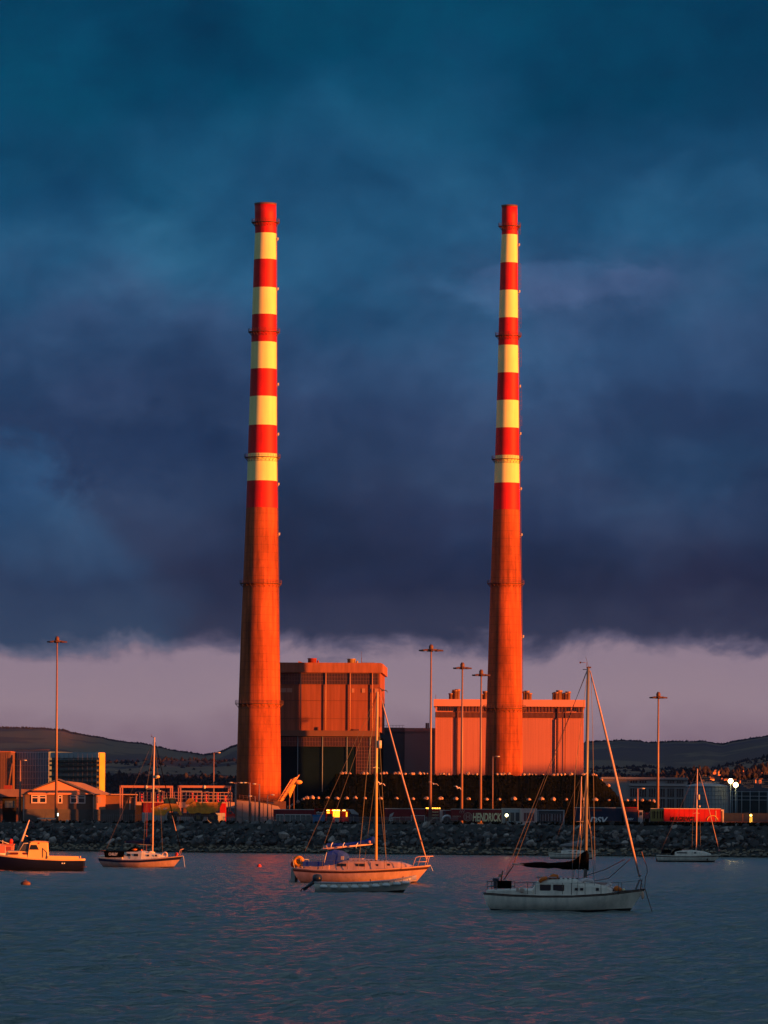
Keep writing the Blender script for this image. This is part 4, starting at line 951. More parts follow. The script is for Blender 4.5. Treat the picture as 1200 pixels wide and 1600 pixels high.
# ---------------------------------------------------------------- dump truck
def dumper():
    fw = Fr(290, 1203, ZG); w = MB(); X0 = fw.x
    for q in range(22): a_ = lerp(222, 352, q / 22); b_ = lerp(222, 352, (q + 1) / 22); w.box((X0(a_), 0, 0), (X0(b_) - .06, .35, fw.z(1270)))
    tag(w.build('low_wall', mat('low_wall_concrete', (.42, .42, .44), .9, .12, .5), None, fw.o), 'low pale concrete wall seen between the wheels of the dump truck', 'wall')
    fr = Fr(290, 1196, ZG); r = thing('dump_truck', 'yellow articulated dump truck parked on the quay left of the chimney', 'dump truck', fr.o); X_, Z_ = fr.x, fr.z
    P = lambda l: [(X_(a), Z_(b)) for a, b in l]
    MB().prism(P([(236, 1263), (240, 1274), (257, 1275), (262, 1268), (276, 1268), (277, 1256), (256, 1256), (248, 1259)]), -1.3, 1.3).build('bonnet', YELB, r)
    MB().prism(P([(255, 1266), (256, 1250), (259, 1247.5), (273, 1247.5), (276, 1256), (276, 1266)]), -1.0, 1.1).build('cab', mat('cab_dark', (.02, .03, .03), .4), r)
    w = MB().prism(P([(257.5, 1257), (258.5, 1250), (265, 1249.5), (265, 1257)]), -1.05, -1.001).prism(P([(266.5, 1257), (266.5, 1249.5), (271.5, 1249.5), (274, 1257)]), -1.05, -1.001); w.build('cab_window', mat('teal_glass', (.03, .07, .07), .15), r)
    MB().box((X_(255), -1.2, Z_(1247.6)), (X_(274), 1.3, Z_(1246.6))).build('cab_roof', mat('cab_roof_grey', (.2, .22, .24), .6), r)
    text_part('lettering', 'CAT', .42, WLET, r, X_(255.5), -1.32, Z_(1265), 1.0)
    MB().prism(P([(290, 1263), (296, 1271), (332, 1271), (341, 1266), (347, 1252.5), (338, 1253.5), (316, 1254.5), (304, 1252.5), (302, 1253)]), -1.75, 1.75).build('dump_body', YELB, r)
    MB().prism(P([(290, 1257), (291, 1252), (295, 1247.5), (301, 1247), (304, 1252), (303, 1257)]), -1.5, 1.5).build('body_hood', mat('worn_orange', (.40, .16, .03), .6, .2, 1), r)
    rb = MB()
    for x in (300, 311, 322, 333): rb.prism(P([(x, 1269), (x + 1.4, 1269), (x + 2.6, 1256), (x + 1.2, 1256)]), -1.86, -1.75)
    rb.prism(P([(298, 1258), (298, 1259.3), (344, 1259.3), (344, 1258)][::-1]), -1.9, -1.861); rb.build('body_ribs', YELB, r)
    MB().box((X_(262), -.55, Z_(1276)), (X_(338), .55, Z_(1270.5))).build('chassis', STEEL, r)
    MB().prism(P([(272, 1256), (273, 1262), (282, 1275), (285, 1273), (278, 1258)]), -1.2, -.8).build('steps', YELB, r)
    for cx in (269, 310, 332.5):
        for sy in (-1, 1):
            wr = MB(); rr = 1.22; y0, y1 = (-1.85, -1.1) if sy < 0 else (1.1, 1.85)
            prof = [(y0, .5), (y0 - .02, rr * .86), (y0 + .12, rr), (y1 - .12, rr), (y1, rr * .86), (y1, .5)]
            vs = []; n = 24
            for y, q in prof:
                for k_ in range(n): a = 2 * pi * k_ / n; vs.append((X_(cx) + q * cos(a), y, Z_(1277) + q * sin(a)))
            wr.add(vs, [(i * n + k_, i * n + (k_ + 1) % n, (i + 1) * n + (k_ + 1) % n, (i + 1) * n + k_) for i in range(5) for k_ in range(n)], 0, True)
            wh = wr.build('wheel', TYRE, r)
            MB().tube([(X_(cx), y0 + .15, Z_(1277)), (X_(cx), y1 - .15, Z_(1277))], .52, 16).tube([(X_(cx), y0 + .02, Z_(1277)), (X_(cx), y0 + .16, Z_(1277))], .22, 10).build('rim', mat('dusty_rim', (.20, .13, .05), .7), wh)
    MB().ball((X_(249), -1.32, Z_(1263)), (.2, .06, .2)).build('headlight', PALEGAL, r)
    MB().tube([(X_(276), -1.4, Z_(1252)), (X_(279), -1.4, Z_(1252)), (X_(279), -1.4, Z_(1258))], .06, 4).build('mirror', STEEL, r)
dumper()

# ---------------------------------------------------------------- trailers, cabins, yard things
def trailer(x0, x1, top, Y, m, label, cat='trailer', rail=None, low=1284, wheels=True, cab=False):
    fr = Fr((x0 + x1) / 2, Y, ZG); r = thing('trailer' if not cab else 'lorry', label, cat, fr.o, 0); X_, Z_ = fr.x, fr.z
    zb = 1.0
    MB().box((X_(x0), 0, zb), (X_(x1), 2.55, Z_(top))).build('box_body', m, r)
    MB().box((X_(x0) - .04, -.05, Z_(top)), (X_(x1) + .04, 2.6, Z_(top) + .14)).build('top_rail', rail or PALEGAL, r)
    MB().box((X_(x0), -.04, zb - .14), (X_(x1), 2.6, zb)).build('side_rail', STEEL, r)
    q = MB(); n = max(3, int((x1 - x0) / 8))
    for i in range(n + 1): x = lerp(X_(x0) + .06, X_(x1) - .06, i / n); q.box((x - .04, -.035, zb), (x + .04, 0, Z_(top)))
    q.build('curtain_seams', m, r)
    if wheels:
        for k_ in range(3):
            cx = lerp(X_(x0), X_(x1), .72) + k_ * 1.3
            MB().tube([(cx, 0.02, .5), (cx, .35, .5)], .5, 16).build('wheel', TYRE, r); MB().tube([(cx, 2.2, .5), (cx, 2.5, .5)], .5, 16).build('wheel', TYRE, r)
        MB().box((X_(x0) + 2, .4, .15), (X_(x0) + 2.15, .6, zb)).build('landing_leg', STEEL, r)
    return r, fr
r, fr = trailer(427, 491, 1265.3, 1174, TRRED, 'dark red trailer below the left end of the embankment, behind pale cabins')
r, fr = trailer(601, 664.5, 1264, 1150, TRRED, 'dark red curtain trailer with a white winged emblem near its left end')
X_, Z_ = fr.x, fr.z
MB().prism([(X_(607), Z_(1282)), (X_(611), Z_(1284.5)), (X_(613), Z_(1283)), (X_(612.5), Z_(1276)), (X_(615.5), Z_(1269.5)), (X_(609), Z_(1272.5))], -.05, -.036).build('emblem', mat('faded_white', (.45, .42, .42), .7), r)
MB().torus((X_(611.5), -.07, Z_(1278.5)), .35, .06, 'y').build('emblem_ring', TRRED, r)
text_part('lettering', 'EUROPEAN', .35, mat('dim_lettering', (.35, .2, .2), .7), r, X_(624), -.04, Z_(1278), 3.2)
r, fr = trailer(666, 689, 1264.6, 1152, mat('maroon_lorry', (.12, .010, .015), .6), 'dark lorry front with a row of amber roof lights behind the tallest light mast', 'lorry')
X_, Z_ = fr.x, fr.z
for x in (666.5, 669, 676, 679.5, 683, 686.5): MB().ball((X_(x), -.15, Z_(1262.8)), (.22, .12, .14)).build('marker_lamp', LAMPO, r)
for k_, y in enumerate((1270, 1274.5, 1279)): text_part('lettering', ('TRANSPORT', 'HENDRICK', 'FREIGHT')[k_], .32, CREAM, r, X_(675), -.06, Z_(y), 1.6)
MB().box((X_(687), -.1, .4), (X_(691.5), 2.5, Z_(1265.5))).build('white_pillar', PALEGAL, r)
r, fr = trailer(692, 704, 1266.5, 1150, TRRED, 'short red cab unit with a white wheel arch between the lorries', 'lorry', wheels=False)
X_, Z_ = fr.x, fr.z
MB().torus((X_(698.5), -.12, .9), 1.15, .24, 'y', 16, 8, a0=0, a1=pi).build('wheel_arch', WLET, r); MB().tube([(X_(698.5), -.1, .8), (X_(698.5), .3, .8)], .75, 18).build('wheel', TYRE, r)
MB().prism([(X_(692.5), 1.2), (X_(697), 1.2), (X_(697), 2.9), (X_(692.5), 3.2)], -.06, -.01).build('cab_window', DGLASS, r)
r, fr = trailer(704.5, 783.5, 1264.8, 1148, TRRED, 'dark red trailer lettered HENDRICK in big cream capitals')
X_, Z_ = fr.x, fr.z
text_part('lettering', 'HENDRICK', 2.05, CREAM, r, X_(738.5), -.045, Z_(1283.5), X_(783) - X_(738.5), shear=.12, bold=.03)
text_part('lettering', 'HENDRICK', .36, mat('dim_cream', (.45, .3, .25), .7), r, X_(707), -.045, Z_(1277), 2.1)
e = MB(); e.torus((X_(731), -.05, Z_(1276.5)), 1.0, .07, 'y', 24, 6); e.torus((X_(731), -.05, Z_(1276.5)), .72, .04, 'y', 24, 6); e.build('crest_ring', mat('dim_cream', (.45, .3, .25)), r)
text_part('crest_letter', 'H', .95, mat('dim_cream', (.45, .3, .25)), r, X_(728.4), -.045, Z_(1279.6), .8)
cr = MB()
for k_, q in enumerate((719, 722, 725)): cr.tube([(X_(q), -.05, Z_(1271)), (X_(q - 1.2), -.05, Z_(1268.5)), (X_(q + .8), -.05, Z_(1266.5))], .07, 4)
cr.build('flourish', mat('dim_cream', (.45, .3, .25)), r)
def cabin(x0, x1, top, Y, wall, frame, glass, label, wins):
    fr = Fr((x0 + x1) / 2, Y, ZG); r = thing('site_cabin', label, 'cabin', fr.o); X_, Z_ = fr.x, fr.z
    MB().box((X_(x0), 0, .3), (X_(x1), 2.6, Z_(top) - .12)).build('wall', wall, r)
    MB().box((X_(x0) - .08, -.1, Z_(top) - .12), (X_(x1) + .08, 2.7, Z_(top) + .1)).build('roof', frame, r)
    q = MB().box((X_(x0) - .05, -.1, .1), (X_(x0) + .18, -.001, Z_(top) - .121)).box((X_(x1) - .18, -.1, .1), (X_(x1) + .05, -.001, Z_(top) - .121)).box((X_(x0) + .18, -.09, .1), (X_(x1) - .18, -.001, .32)); q.build('corner_frame', frame, r)
    for a, b in wins:
        w = MB().box((X_(a), -.04, Z_(1283)), (X_(b), -.0015, Z_(top + 6))).build('window', glass, r)
        k = MB(); nb = max(1, int((b - a) / 4))
        for i in range(nb + 1): x = lerp(X_(a), X_(b), i / nb); k.box((x - .04, -.1, Z_(1283)), (x + .04, -.041, Z_(top + 6)))
        k.build('window_frame', frame, w)
cabin(784, 813.5, 1263.5, 1150, mat('blue_white_panel', (.30, .36, .42), .7, .05, 1), PALEGAL, mat('dark_pane', (.05, .06, .08), .3), 'blue white site cabin with a round lamp at its left end', [(789, 795), (797, 804), (805, 812)])
cabin(814, 838.5, 1264, 1149, mat('pinkish_panel', (.50, .34, .34), .7, .05, 1), mat('pinkish_frame', (.55, .42, .42), .7), mat('red_curtain_pane', (.16, .05, .06), .4), 'pinkish white site cabin with dark red windows between two other cabins', [(818, 835)])
cabin(840, 881.5, 1266, 1150, mat('dark_cabin', (.04, .045, .06), .6), mat('grey_frame', (.32, .33, .38), .7), DGLASS, 'dark glazed cabin with a pale frame right of the pinkish cabin', [(844, 861), (863, 875), (876, 880)])
r, fr = trailer(898, 972, 1262.5, 1150, TRNAVY, 'long navy trailer with white DSV lettering behind the near yacht mast')
X_, Z_ = fr.x, fr.z
text_part('lettering', 'DSV', 1.55, WLET, r, X_(921.5), -.045, Z_(1286.5), X_(950) - X_(921.5), shear=.25, bold=.03)
MB().box((X_(922), -.05, Z_(1267.5)), (X_(940), -.037, Z_(1264.6))).build('red_band', mat('dim_red', (.16, .03, .035), .7), r)
r, fr = trailer(975, 996, 1262.3, 1149, TRNAVY, 'short navy trailer with a red upper band and small DSV lettering', rail=TRRED2)
X_, Z_ = fr.x, fr.z
text_part('lettering', 'DSV', .5, WLET, r, X_(979.5), -.045, Z_(1281.5), X_(990) - X_(979.5), shear=.25)
MB().box((X_(975.1), -.05, Z_(1268.5)), (X_(995.9), -.037, Z_(1263))).build('red_band', mat('dim_red', (.16, .03, .035), .7), r)
fr = Fr(1001, 1149, ZG); r = thing('lorry_cab', 'pale lorry cab with orange reflections left of the red sign', 'lorry', fr.o); X_, Z_ = fr.x, fr.z
MB().box((X_(997), 0, .5), (X_(1004.5), 2.4, Z_(1266))).build('body', mat('pale_cab', (.38, .36, .38), .6), r)
MB().box((X_(998.5), -.03, Z_(1274)), (X_(1003.5), 0, Z_(1269))).build('window', DGLASS, r)
MB().tube([(X_(1000.5), .1, .5), (X_(1000.5), .35, .5)], .5, 14).build('wheel', TYRE, r)
MB().box((X_(997.2), -.1, Z_(1277)), (X_(998.2), -.04, Z_(1266))).build('reflector', ORNG, r)
fr = Fr(1010, 1150, ZG); r = thing('sign', 'small red and white board on posts between the navy and red trailers', 'sign', fr.o); X_, Z_ = fr.x, fr.z
MB().box((X_(1006), 0, Z_(1279)), (X_(1015), .1, Z_(1269.5))).build('board', mat('board_dark', (.12, .03, .05), .7), r)
MB().prism([(X_(1010.5), Z_(1273)), (X_(1014.5), Z_(1270)), (X_(1008), Z_(1270))], -.03, 0).build('red_mark', REDP, r)
for x in (1006.2, 1014.4): MB().box((X_(x), .1, 0), (X_(x) + .1, .2, Z_(1268.5))).build('post', PALEGAL, r)
r, fr = trailer(1017, 1037, 1264, 1150, OLIVE, 'olive yellow panelled trailer end touching the bright red trailer', wheels=False)
X_, Z_ = fr.x, fr.z
MB().prism([(X_(1017), 0), (X_(1023), 0), (X_(1019), 1.0), (X_(1017), 1.2)], -.05, -.041).build('skirt', STEEL, r)
q = MB()
for x in (1019.5, 1022, 1026.5, 1031, 1034.5): q.box((X_(x), -.06, Z_(1279)), (X_(x) + .22, -.04, Z_(1267)))
q.box((X_(1018), -.07, Z_(1270.5)), (X_(1036), -.061, Z_(1269.8))); q.build('door_bars', BLET, r)
r, fr = trailer(1037.5, 1126, 1264, 1147, TRRED2, 'bright red trailer lettered MULGREW in dark capitals')
X_, Z_ = fr.x, fr.z
text_part('lettering', 'MULGREW', 1.05, BLET, r, X_(1047), -.045, Z_(1283), X_(1080) - X_(1047), shear=.15, bold=.03)
MB().torus((X_(1113), -.06, 1.1), 1.3, .10, 'y', 18, 6, a0=.1, a1=pi - .1).build('arch_mark', mat('gold_mark', (.65, .38, .08), .6), r)
MB().box((X_(1118), -.08, 1.1), (X_(1119), -.041, Z_(1266.5))).build('white_strip', mat('warm_strip', (.7, .4, .3)), r)
MB().box((X_(1126.1), .1, .4), (X_(1129), 2.5, Z_(1267))).build('cab_back', mat('dark_cab', (.1, .03, .05), .7), r)
fr = Fr(1128.5, 1148, ZG); tag(MB().box((-.25, 0, 0), (.35, .3, fr.z(1266))).box((-.3, -.02, fr.z(1266)), (.4, .32, fr.z(1265))).build('gate_post', PALEGAL, None, fr.o), 'pale gate post between the bright red and the last navy trailer', 'post')
r, fr = trailer(1131, 1230, 1271.5, 1150, TRNAVY, 'plain dark navy trailer at the right edge of the photo', rail=TRNAVY)
MB().box((fr.x(1160), -.05, 1.1), (fr.x(1161), -.036, fr.z(1272))).build('door_gap', STEEL, r)

def lit_bay():
    fr = Fr(520, 1168, ZG); r = thing('workshop_container', 'open red container with yellow lit interior below the embankment', 'container', fr.o); X_, Z_ = fr.x, fr.z
    H = Z_(1264.5)
    MB().box((X_(491), 2.4, 0), (X_(545), 2.55, H)).box((X_(491), 0, 0), (X_(492.5), 2.4, H)).box((X_(543.5), 0, 0), (X_(545), 2.4, H)).box((X_(491), 0, H), (X_(545), 2.55, H + .12)).box((X_(508), 0, 0), (X_(510), 2.4, H)).box((X_(531), 0, 0), (X_(533.5), 2.4, H)).build('shell', TRRED2, r)
    MB().box((X_(520), 2.2, Z_(1277)), (X_(530.5), 2.39, Z_(1265.5))).box((X_(510.5), 2.2, Z_(1271)), (X_(515), 2.39, Z_(1268))).box((X_(540.5), 2.2, Z_(1276)), (X_(542.5), 2.39, Z_(1268.5))).build('lit_panel', GLOWW, r)
    for x in (521, 525, 529, 537.5, 512.5): MB().box((X_(x) - .35, .4, H - .35), (X_(x) + .35, .8, H - .18)).build('striplight', LAMPY, r)
    MB().box((X_(511), .1, 0), (X_(519), 1.8, Z_(1272))).build('workbench', mat('dark_bench', (.05, .02, .02), .8), r)
    MB().box((X_(523), .1, 0), (X_(530), .9, Z_(1277))).build('white_cabinet', PALEGAL, r)
    fr = Fr(498, 1163, ZG); r = thing('skip', 'bright blue skip in front of the lit red container', 'skip', fr.o); X_, Z_ = fr.x, fr.z
    MB().prism([(X_(490), 0), (X_(506), 0), (X_(508), Z_(1274)), (X_(488), Z_(1274))], 0, 2).build('body', BLUES, r)
    MB().box((X_(487.6), -.1, Z_(1274)), (X_(508.4), 2.1, Z_(1273))).build('rim', BLUES, r)
    k = MB()
    for x in (491, 496, 501, 505): k.box((X_(x), -.09, .1), (X_(x) + .15, 0, Z_(1274.2)))
    k.build('ribs', BLUES, r)
    fr = Fr(500, 1166.5, ZG); o = MB()
    for q in range(16): o.ball((fr.x(495 + random.uniform(0, 11)), random.uniform(.5, 2), fr.z(1272 - random.uniform(0, 3.5))), (random.uniform(.2, .5), .4, random.uniform(.15, .35)), 6, 4)
    o = o.box((fr.x(495), .4, 0), (fr.x(506), 2.2, fr.z(1272))).build('rubble_heap', mat('pale_rubble', (.30, .25, .25), .9, .5, 3), None, fr.o); tag(o, 'heap of pale scrap showing above the blue skip', 'heap')
    fr = Fr(548, 1160, ZG); r = thing('tipper_lorry', 'navy lorry under a grey sloping cover right of the lit container', 'lorry', fr.o); X_, Z_ = fr.x, fr.z
    MB().prism([(X_(546), .6), (X_(561), .6), (X_(559.5), Z_(1273)), (X_(546), Z_(1272))], 0, 2.4).build('body', TRNAVY, r)
    MB().prism([(X_(535), Z_(1265)), (X_(535), Z_(1264)), (X_(552), Z_(1264.6)), (X_(560.5), Z_(1271.5)), (X_(560), Z_(1273)), (X_(549), Z_(1271.5)), (X_(546), Z_(1266))][::-1], -.2, 2.6).build('cover', TARP, r)
    MB().prism([(X_(549), Z_(1279)), (X_(557), Z_(1279)), (X_(556), Z_(1274)), (X_(549), Z_(1274))], -.03, -.001).build('window', DGLASS, r)
    for x in (549, 557): MB().tube([(X_(x), .05, .5), (X_(x), .4, .5)], .5, 14).build('wheel', TYRE, r)
    # white framed small cabins and barriers
    for x0, x1, lab in ((431.5, 443, 'small grey kiosk with a white frame, leftmost before the dark red trailer'), (445, 486, 'long low grey kiosk with a white frame before the dark red trailer')):
        fr = Fr((x0 + x1) / 2, 1169, ZG); r = thing('kiosk', lab, 'kiosk', fr.o); X_, Z_ = fr.x, fr.z
        MB().box((X_(x0), 0, 0), (X_(x1), 1.6, Z_(1273.5))).build('wall', mat('kiosk_grey', (.12, .13, .13), .7, .2, 1), r)
        MB().box((X_(x0) - .05, -.08, Z_(1273.5)), (X_(x1) + .05, 1.7, Z_(1272.3))).build('roof', PALEGAL, r)
        k = MB(); n = max(2, int((x1 - x0) / 7))
        for i in range(n + 1): x = lerp(X_(x0), X_(x1), i / n); MB().box((x - .06, -.07, 0), (x + .06, -.001, Z_(1273.6))).build('post', PALEGAL, r)
    for x0, x1, lab in ((613, 625, 'left white topped barrier before the red emblem trailer'), (642, 664, 'right white framed table like stand before the red lorries')):
        fr = Fr((x0 + x1) / 2, 1141, ZG); r = thing('barrier', lab, 'barrier', fr.o); X_, Z_ = fr.x, fr.z
        yt = 1277 if x0 < 630 else 1274
        MB().box((X_(x0), 0, Z_(yt + 1)), (X_(x1), .8, Z_(yt))).build('top', PALEGAL, r)
        for x in (x0 + .4, x1 - .8): MB().box((X_(x), .05, -.1), (X_(x) + .12, .2, Z_(yt + 1))).build('leg', PALEGAL, r)
    for x, h, m, lab in ((348, 1255, TRRED2, 'bright red container end beside the dump truck tail'), (238, 1254, TRRED, 'red open topped container behind the dump truck bonnet'), (216, 1258, mat('dark_box', (.03, .02, .02), .8), 'dark stacked crates right of the annex')):
        w = 4.5 if x == 348 else (17 if x == 238 else 5); fr = Fr(x, 1219, ZG)
        r = thing('container', lab, 'container', fr.o)
        MB().box((-w * fr.m, 0, 0), (w * fr.m, 4, fr.z(h))).build('body', m, r)
        k = MB()
        for q in range(12): xx = lerp(-w * fr.m, w * fr.m, (q + .5) / 12); k.box((xx - .05, -.07, .1), (xx + .05, 0, fr.z(h) - .1))
        k.build('corrugation', m, r)
    fr = Fr(359, 1186, ZG); r = thing('parked_car', 'small red car by the foot of the lamp posts left of the ramp', 'car', fr.o); X_, Z_ = fr.x, fr.z
    MB().prism([(X_(353), Z_(1278)), (X_(367), Z_(1278)), (X_(367), Z_(1272)), (X_(364), Z_(1271)), (X_(362), Z_(1267.5)), (X_(357), Z_(1267.5)), (X_(354.5), Z_(1272))], 0, 1.7).build('body', REDP, r)
    MB().prism([(X_(356), Z_(1272)), (X_(362.5), Z_(1272)), (X_(361.5), Z_(1268.5)), (X_(357.5), Z_(1268.5))], -.02, 0).build('window', DGLASS, r)
    for x in (356, 364): MB().tube([(X_(x), -.05, .35), (X_(x), .2, .35)], .33, 12).build('wheel', TYRE, r)
lit_bay()
# palisade fence along the top of the rocks
def fence(x0, x1, Yf, top, lab, pitch, m):
    fr = Fr((x0 + x1) / 2, Yf, ZG); r = thing('fence', lab, 'fence', fr.o, 0); X_, Z_ = fr.x, fr.z
    def yl(px): return shoreY((px - 600) * 1130 / F) + 20.5 - Yf
    a = MB(); x = X_(x0); H = Z_(top); 
    while x < X_(x1):
        y = yl(fr.px + x / fr.m); a.box((x - .035, y - .02, 0), (x + .035, y, H * random.uniform(.97, 1.02))); x += pitch
    a.build('pales', m, r)
    b = MB(); n = int((x1 - x0) / 16)
    for i in range(n):
        pa, pb = lerp(x0, x1, i / n), lerp(x0, x1, (i + 1) / n)
        for h in (.35, H - .3): b.tube([(X_(pa), yl(pa) + .03, h), (X_(pb), yl(pb) + .03, h)], .03, 4)
        b.tube([(X_(pa), yl(pa) + .06, 0), (X_(pa), yl(pa) + .06, H + .05)], .06, 5)
    b.build('rails_and_posts', m, r)
fence(340, 715, 1137, 1275.5, 'long grey palisade fence on top of the rocks below the embankment', .26, mat('fence_grey', (.20, .19, .20), .7))
fence(130, 340, 1160, 1271, 'grey mesh fence between the annex and the dump truck', .5, mat('fence_grey2', (.16, .15, .16), .7))

# ---------------------------------------------------------------- right background
def right_blocks():
    fr = Fr(1010, 1380, ZG); r = thing('precast_building', 'grey concrete framed building with rows of dark windows right of the embankment', 'building', fr.o, R(-1)); X_, Z_ = fr.x, fr.z
    MB().box((X_(940), .4, 0), (X_(1074), 22, Z_(1216.5))).build('wall', CONCG, r)
    MB().box((X_(939), -.3, Z_(1218)), (X_(1074.5), 22.4, Z_(1214.5))).build('parapet', CONCG, r)
    MB().box((X_(982), -.2, Z_(1228)), (X_(1073), .39, Z_(1224.5))).build('string_course', mat('pale_precast', (.40, .33, .33), .8), r)
    for y0, y1 in ((1223.5, 1219.5), (1245, 1232), (1263, 1248)):
        x = 984
        while x < 1070:
            if not (y0 < 1230 and 1010 < x < 1040):
                w = MB().box((X_(x), .25, Z_(y0)), (X_(x + 11.5), .45, Z_(y1))).build('window', GLAZ, r)
                k = MB()
                for q in range(4): k.box((X_(x + q * 3.83) - .06, .1, Z_(y0)), (X_(x + q * 3.83) + .06, .249, Z_(y1)))
                k.build('mullions', CONCG, w)
            x += 14.5
    fr = Fr(1107, 1330, ZG); r = thing('storage_tank', 'pale blue grey round tank with a domed roof behind the bright red trailer', 'tank', fr.o); X_, Z_ = fr.x, fr.z
    Rr = 33.5 * fr.m
    MB().lathe([(0, Rr), (Z_(1228.5), Rr)], 64, c=(0, Rr), caps=False, smooth=True).build('shell', TANKM, r)
    MB().lathe([(Z_(1228.5), Rr + .1), (Z_(1227.8), Rr), (Z_(1226), Rr * .8), (Z_(1224.2), Rr * .5), (Z_(1223.2), Rr * .1)], 64, c=(0, Rr)).build('roof', mat('tank_roof', (.35, .36, .40), .7), r)
    b = MB()
    for y in (1230, 1236, 1243, 1249, 1256): b.torus((0, Rr, Z_(y)), Rr + .05, .06, 'z', 64, 4)
    for k_ in range(40): a = 2 * pi * k_ / 40; b.tube([((Rr + .05) * cos(a), Rr + (Rr + .05) * sin(a), 0), ((Rr + .05) * cos(a), Rr + (Rr + .05) * sin(a), Z_(1228.5))], .05, 4)
    b.build('hoops', mat('tank_hoop', (.14, .16, .2), .7), r)
    rr = MB()
    for k_ in range(20): x = lerp(-Rr * .5, Rr * .5, k_ / 19); rr.tube([(x, Rr * .3, Z_(1225.5)), (x, Rr * .3, Z_(1221.8))], .05, 4)
    rr.tube([(-Rr * .5, Rr * .3, Z_(1221.8)), (Rr * .5, Rr * .3, Z_(1221.8))], .05, 4); rr.build('roof_railing', PALEGAL, r)
    # pipe rack behind right
    fr = Fr(1172, 1350, ZG); r = thing('mesh_screen', 'dark blue green open mesh screen on pale posts at the right edge', 'screen', fr.o); X_, Z_ = fr.x, fr.z
    MB().box((X_(1142), 2, 0), (X_(1225), 3, Z_(1236))).build('backing', mat('screen_dark', (.022, .035, .045), .8, .2, .5), r)
    a = MB()
    for y in (1237, 1244, 1250): a.tube([(X_(1142), .5, Z_(y)), (X_(1225), .5, Z_(y))], .08, 4)
    for x in (1144, 1151.5, 1159, 1172, 1186, 1199, 1212): a.tube([(X_(x), .5, 0), (X_(x), .5, Z_(1236))], .1, 5)
    a.build('frame', mat('screen_post', (.26, .30, .34), .6), r)
    random.seed(5)
    # houses of the town and of the slopes, standing on the terrain
    def on_slope(lay, px, py):
        vs, k, n, _ = lay; i = (px + 900) / 10; i0 = int(i); f = i - i0; tv = uv(px, py)[1]; prev = None
        for j in range(k - 2):
            p = Vector(vs[i0 * k + j]).lerp(Vector(vs[(i0 + 1) * k + j]), f); v = (p.z - EYE) / p.y * F
            if prev and v >= tv:
                pp, pv = prev; return pp.lerp(p, (tv - pv) / (v - pv))
            prev = (p, v)
        return None
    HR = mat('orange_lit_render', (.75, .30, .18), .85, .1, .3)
    spots = [(924, 1206, 7, 1.2), (929, 1207, 6, 1.1)]
    for _ in range(95): spots.append((random.uniform(1098, 1203), random.uniform(1208, 1232), random.uniform(4, 8.5), 1))
    for i, (px, py, w, s_) in enumerate(spots):
        p = on_slope(C, px, py)
        if p is None: continue
        Y = p.y; ww = w * Y / F; h = ww * .7
        o = MB().box((-ww / 2, 0, -3), (ww / 2, ww, h)).prism([(-ww / 2 - .2, h), (ww / 2 + .2, h), (ww * .3, h + ww * .32), (-ww * .3, h + ww * .32)], -.2, ww + .2, 1)
        for q in (-.28, .1): o.box((q * ww, -.05, h * .35), (q * ww + ww * .16, 0, h * .7), 2)
        o = o.build('town_house', [HR, HOUSER, DGLASS], None, p); o.rotation_euler = (0, 0, random.uniform(-.1, .6))
        tag(o, 'small sunlit house of the town on the low slope at the far right' if px > 1000 else ('orange lit house right of the pink hall, ' + ('left one' if i == 0 else 'right one') + ' of the pair'), 'house', 'sunlit houses of the town' if px > 1000 else None)
    for _ in range(30):                       # trees between those houses
        px = random.uniform(1085, 1205); py = random.uniform(1208, 1224); p = on_slope(C, px, py)
        if p is None: continue
        h = random.uniform(3.5, 7); tr = MB()
        for q in range(9): tuft(tr, (random.uniform(-1.8, 1.8), random.uniform(-1.2, 1.2), random.uniform(.1, .6) * h), random.uniform(.8, 1.7), h * random.uniform(.35, .6), 7)
        r = thing('tree', 'dark bushy tree between the sunlit houses at the far right', 'tree', p, 0, 'trees among the town houses')
        tr.build('crown', WOODM, r); MB().tube([(0, 0, -1), (0, 0, h * .4)], [.4, .2], 6).build('trunk', STEEL, r)
    sp = [(224, 1209, 8), (231, 1208, 6), (315, 1217, 5), (321, 1216.5, 4), (328, 1218, 5), (352, 1218, 4), (360, 1215, 4), (1107, 1190, 6), (1022, 1193, 5), (1040, 1194, 4), (1053, 1191, 5), (1062, 1194, 4), (1071, 1197, 5), (930, 1190, 8), (938, 1190, 6), (200, 1222, 5), (205, 1214, 4), (967, 1206, 4), (1148, 1199, 4), (1160, 1200, 5), (182, 1204, 4)]
    for px, py, w in sp:
        p = on_slope(B, px, py) or on_slope(C, px, py)
        if p is None: continue
        ww = w * p.y / F * .6; h = ww * .4
        o = MB().box((-ww / 2, 0, -4), (ww / 2, ww * .6, h)).prism([(-ww / 2 - .3, h), (ww / 2 + .3, h), (0, h + ww * .22)], -.3, ww * .6 + .3, 1).build('far_house', [HOUSEW, HOUSER], None, p); tag(o, 'tiny pale house on the hazy slopes behind the port', 'house', 'pale houses on the slopes')
right_blocks()

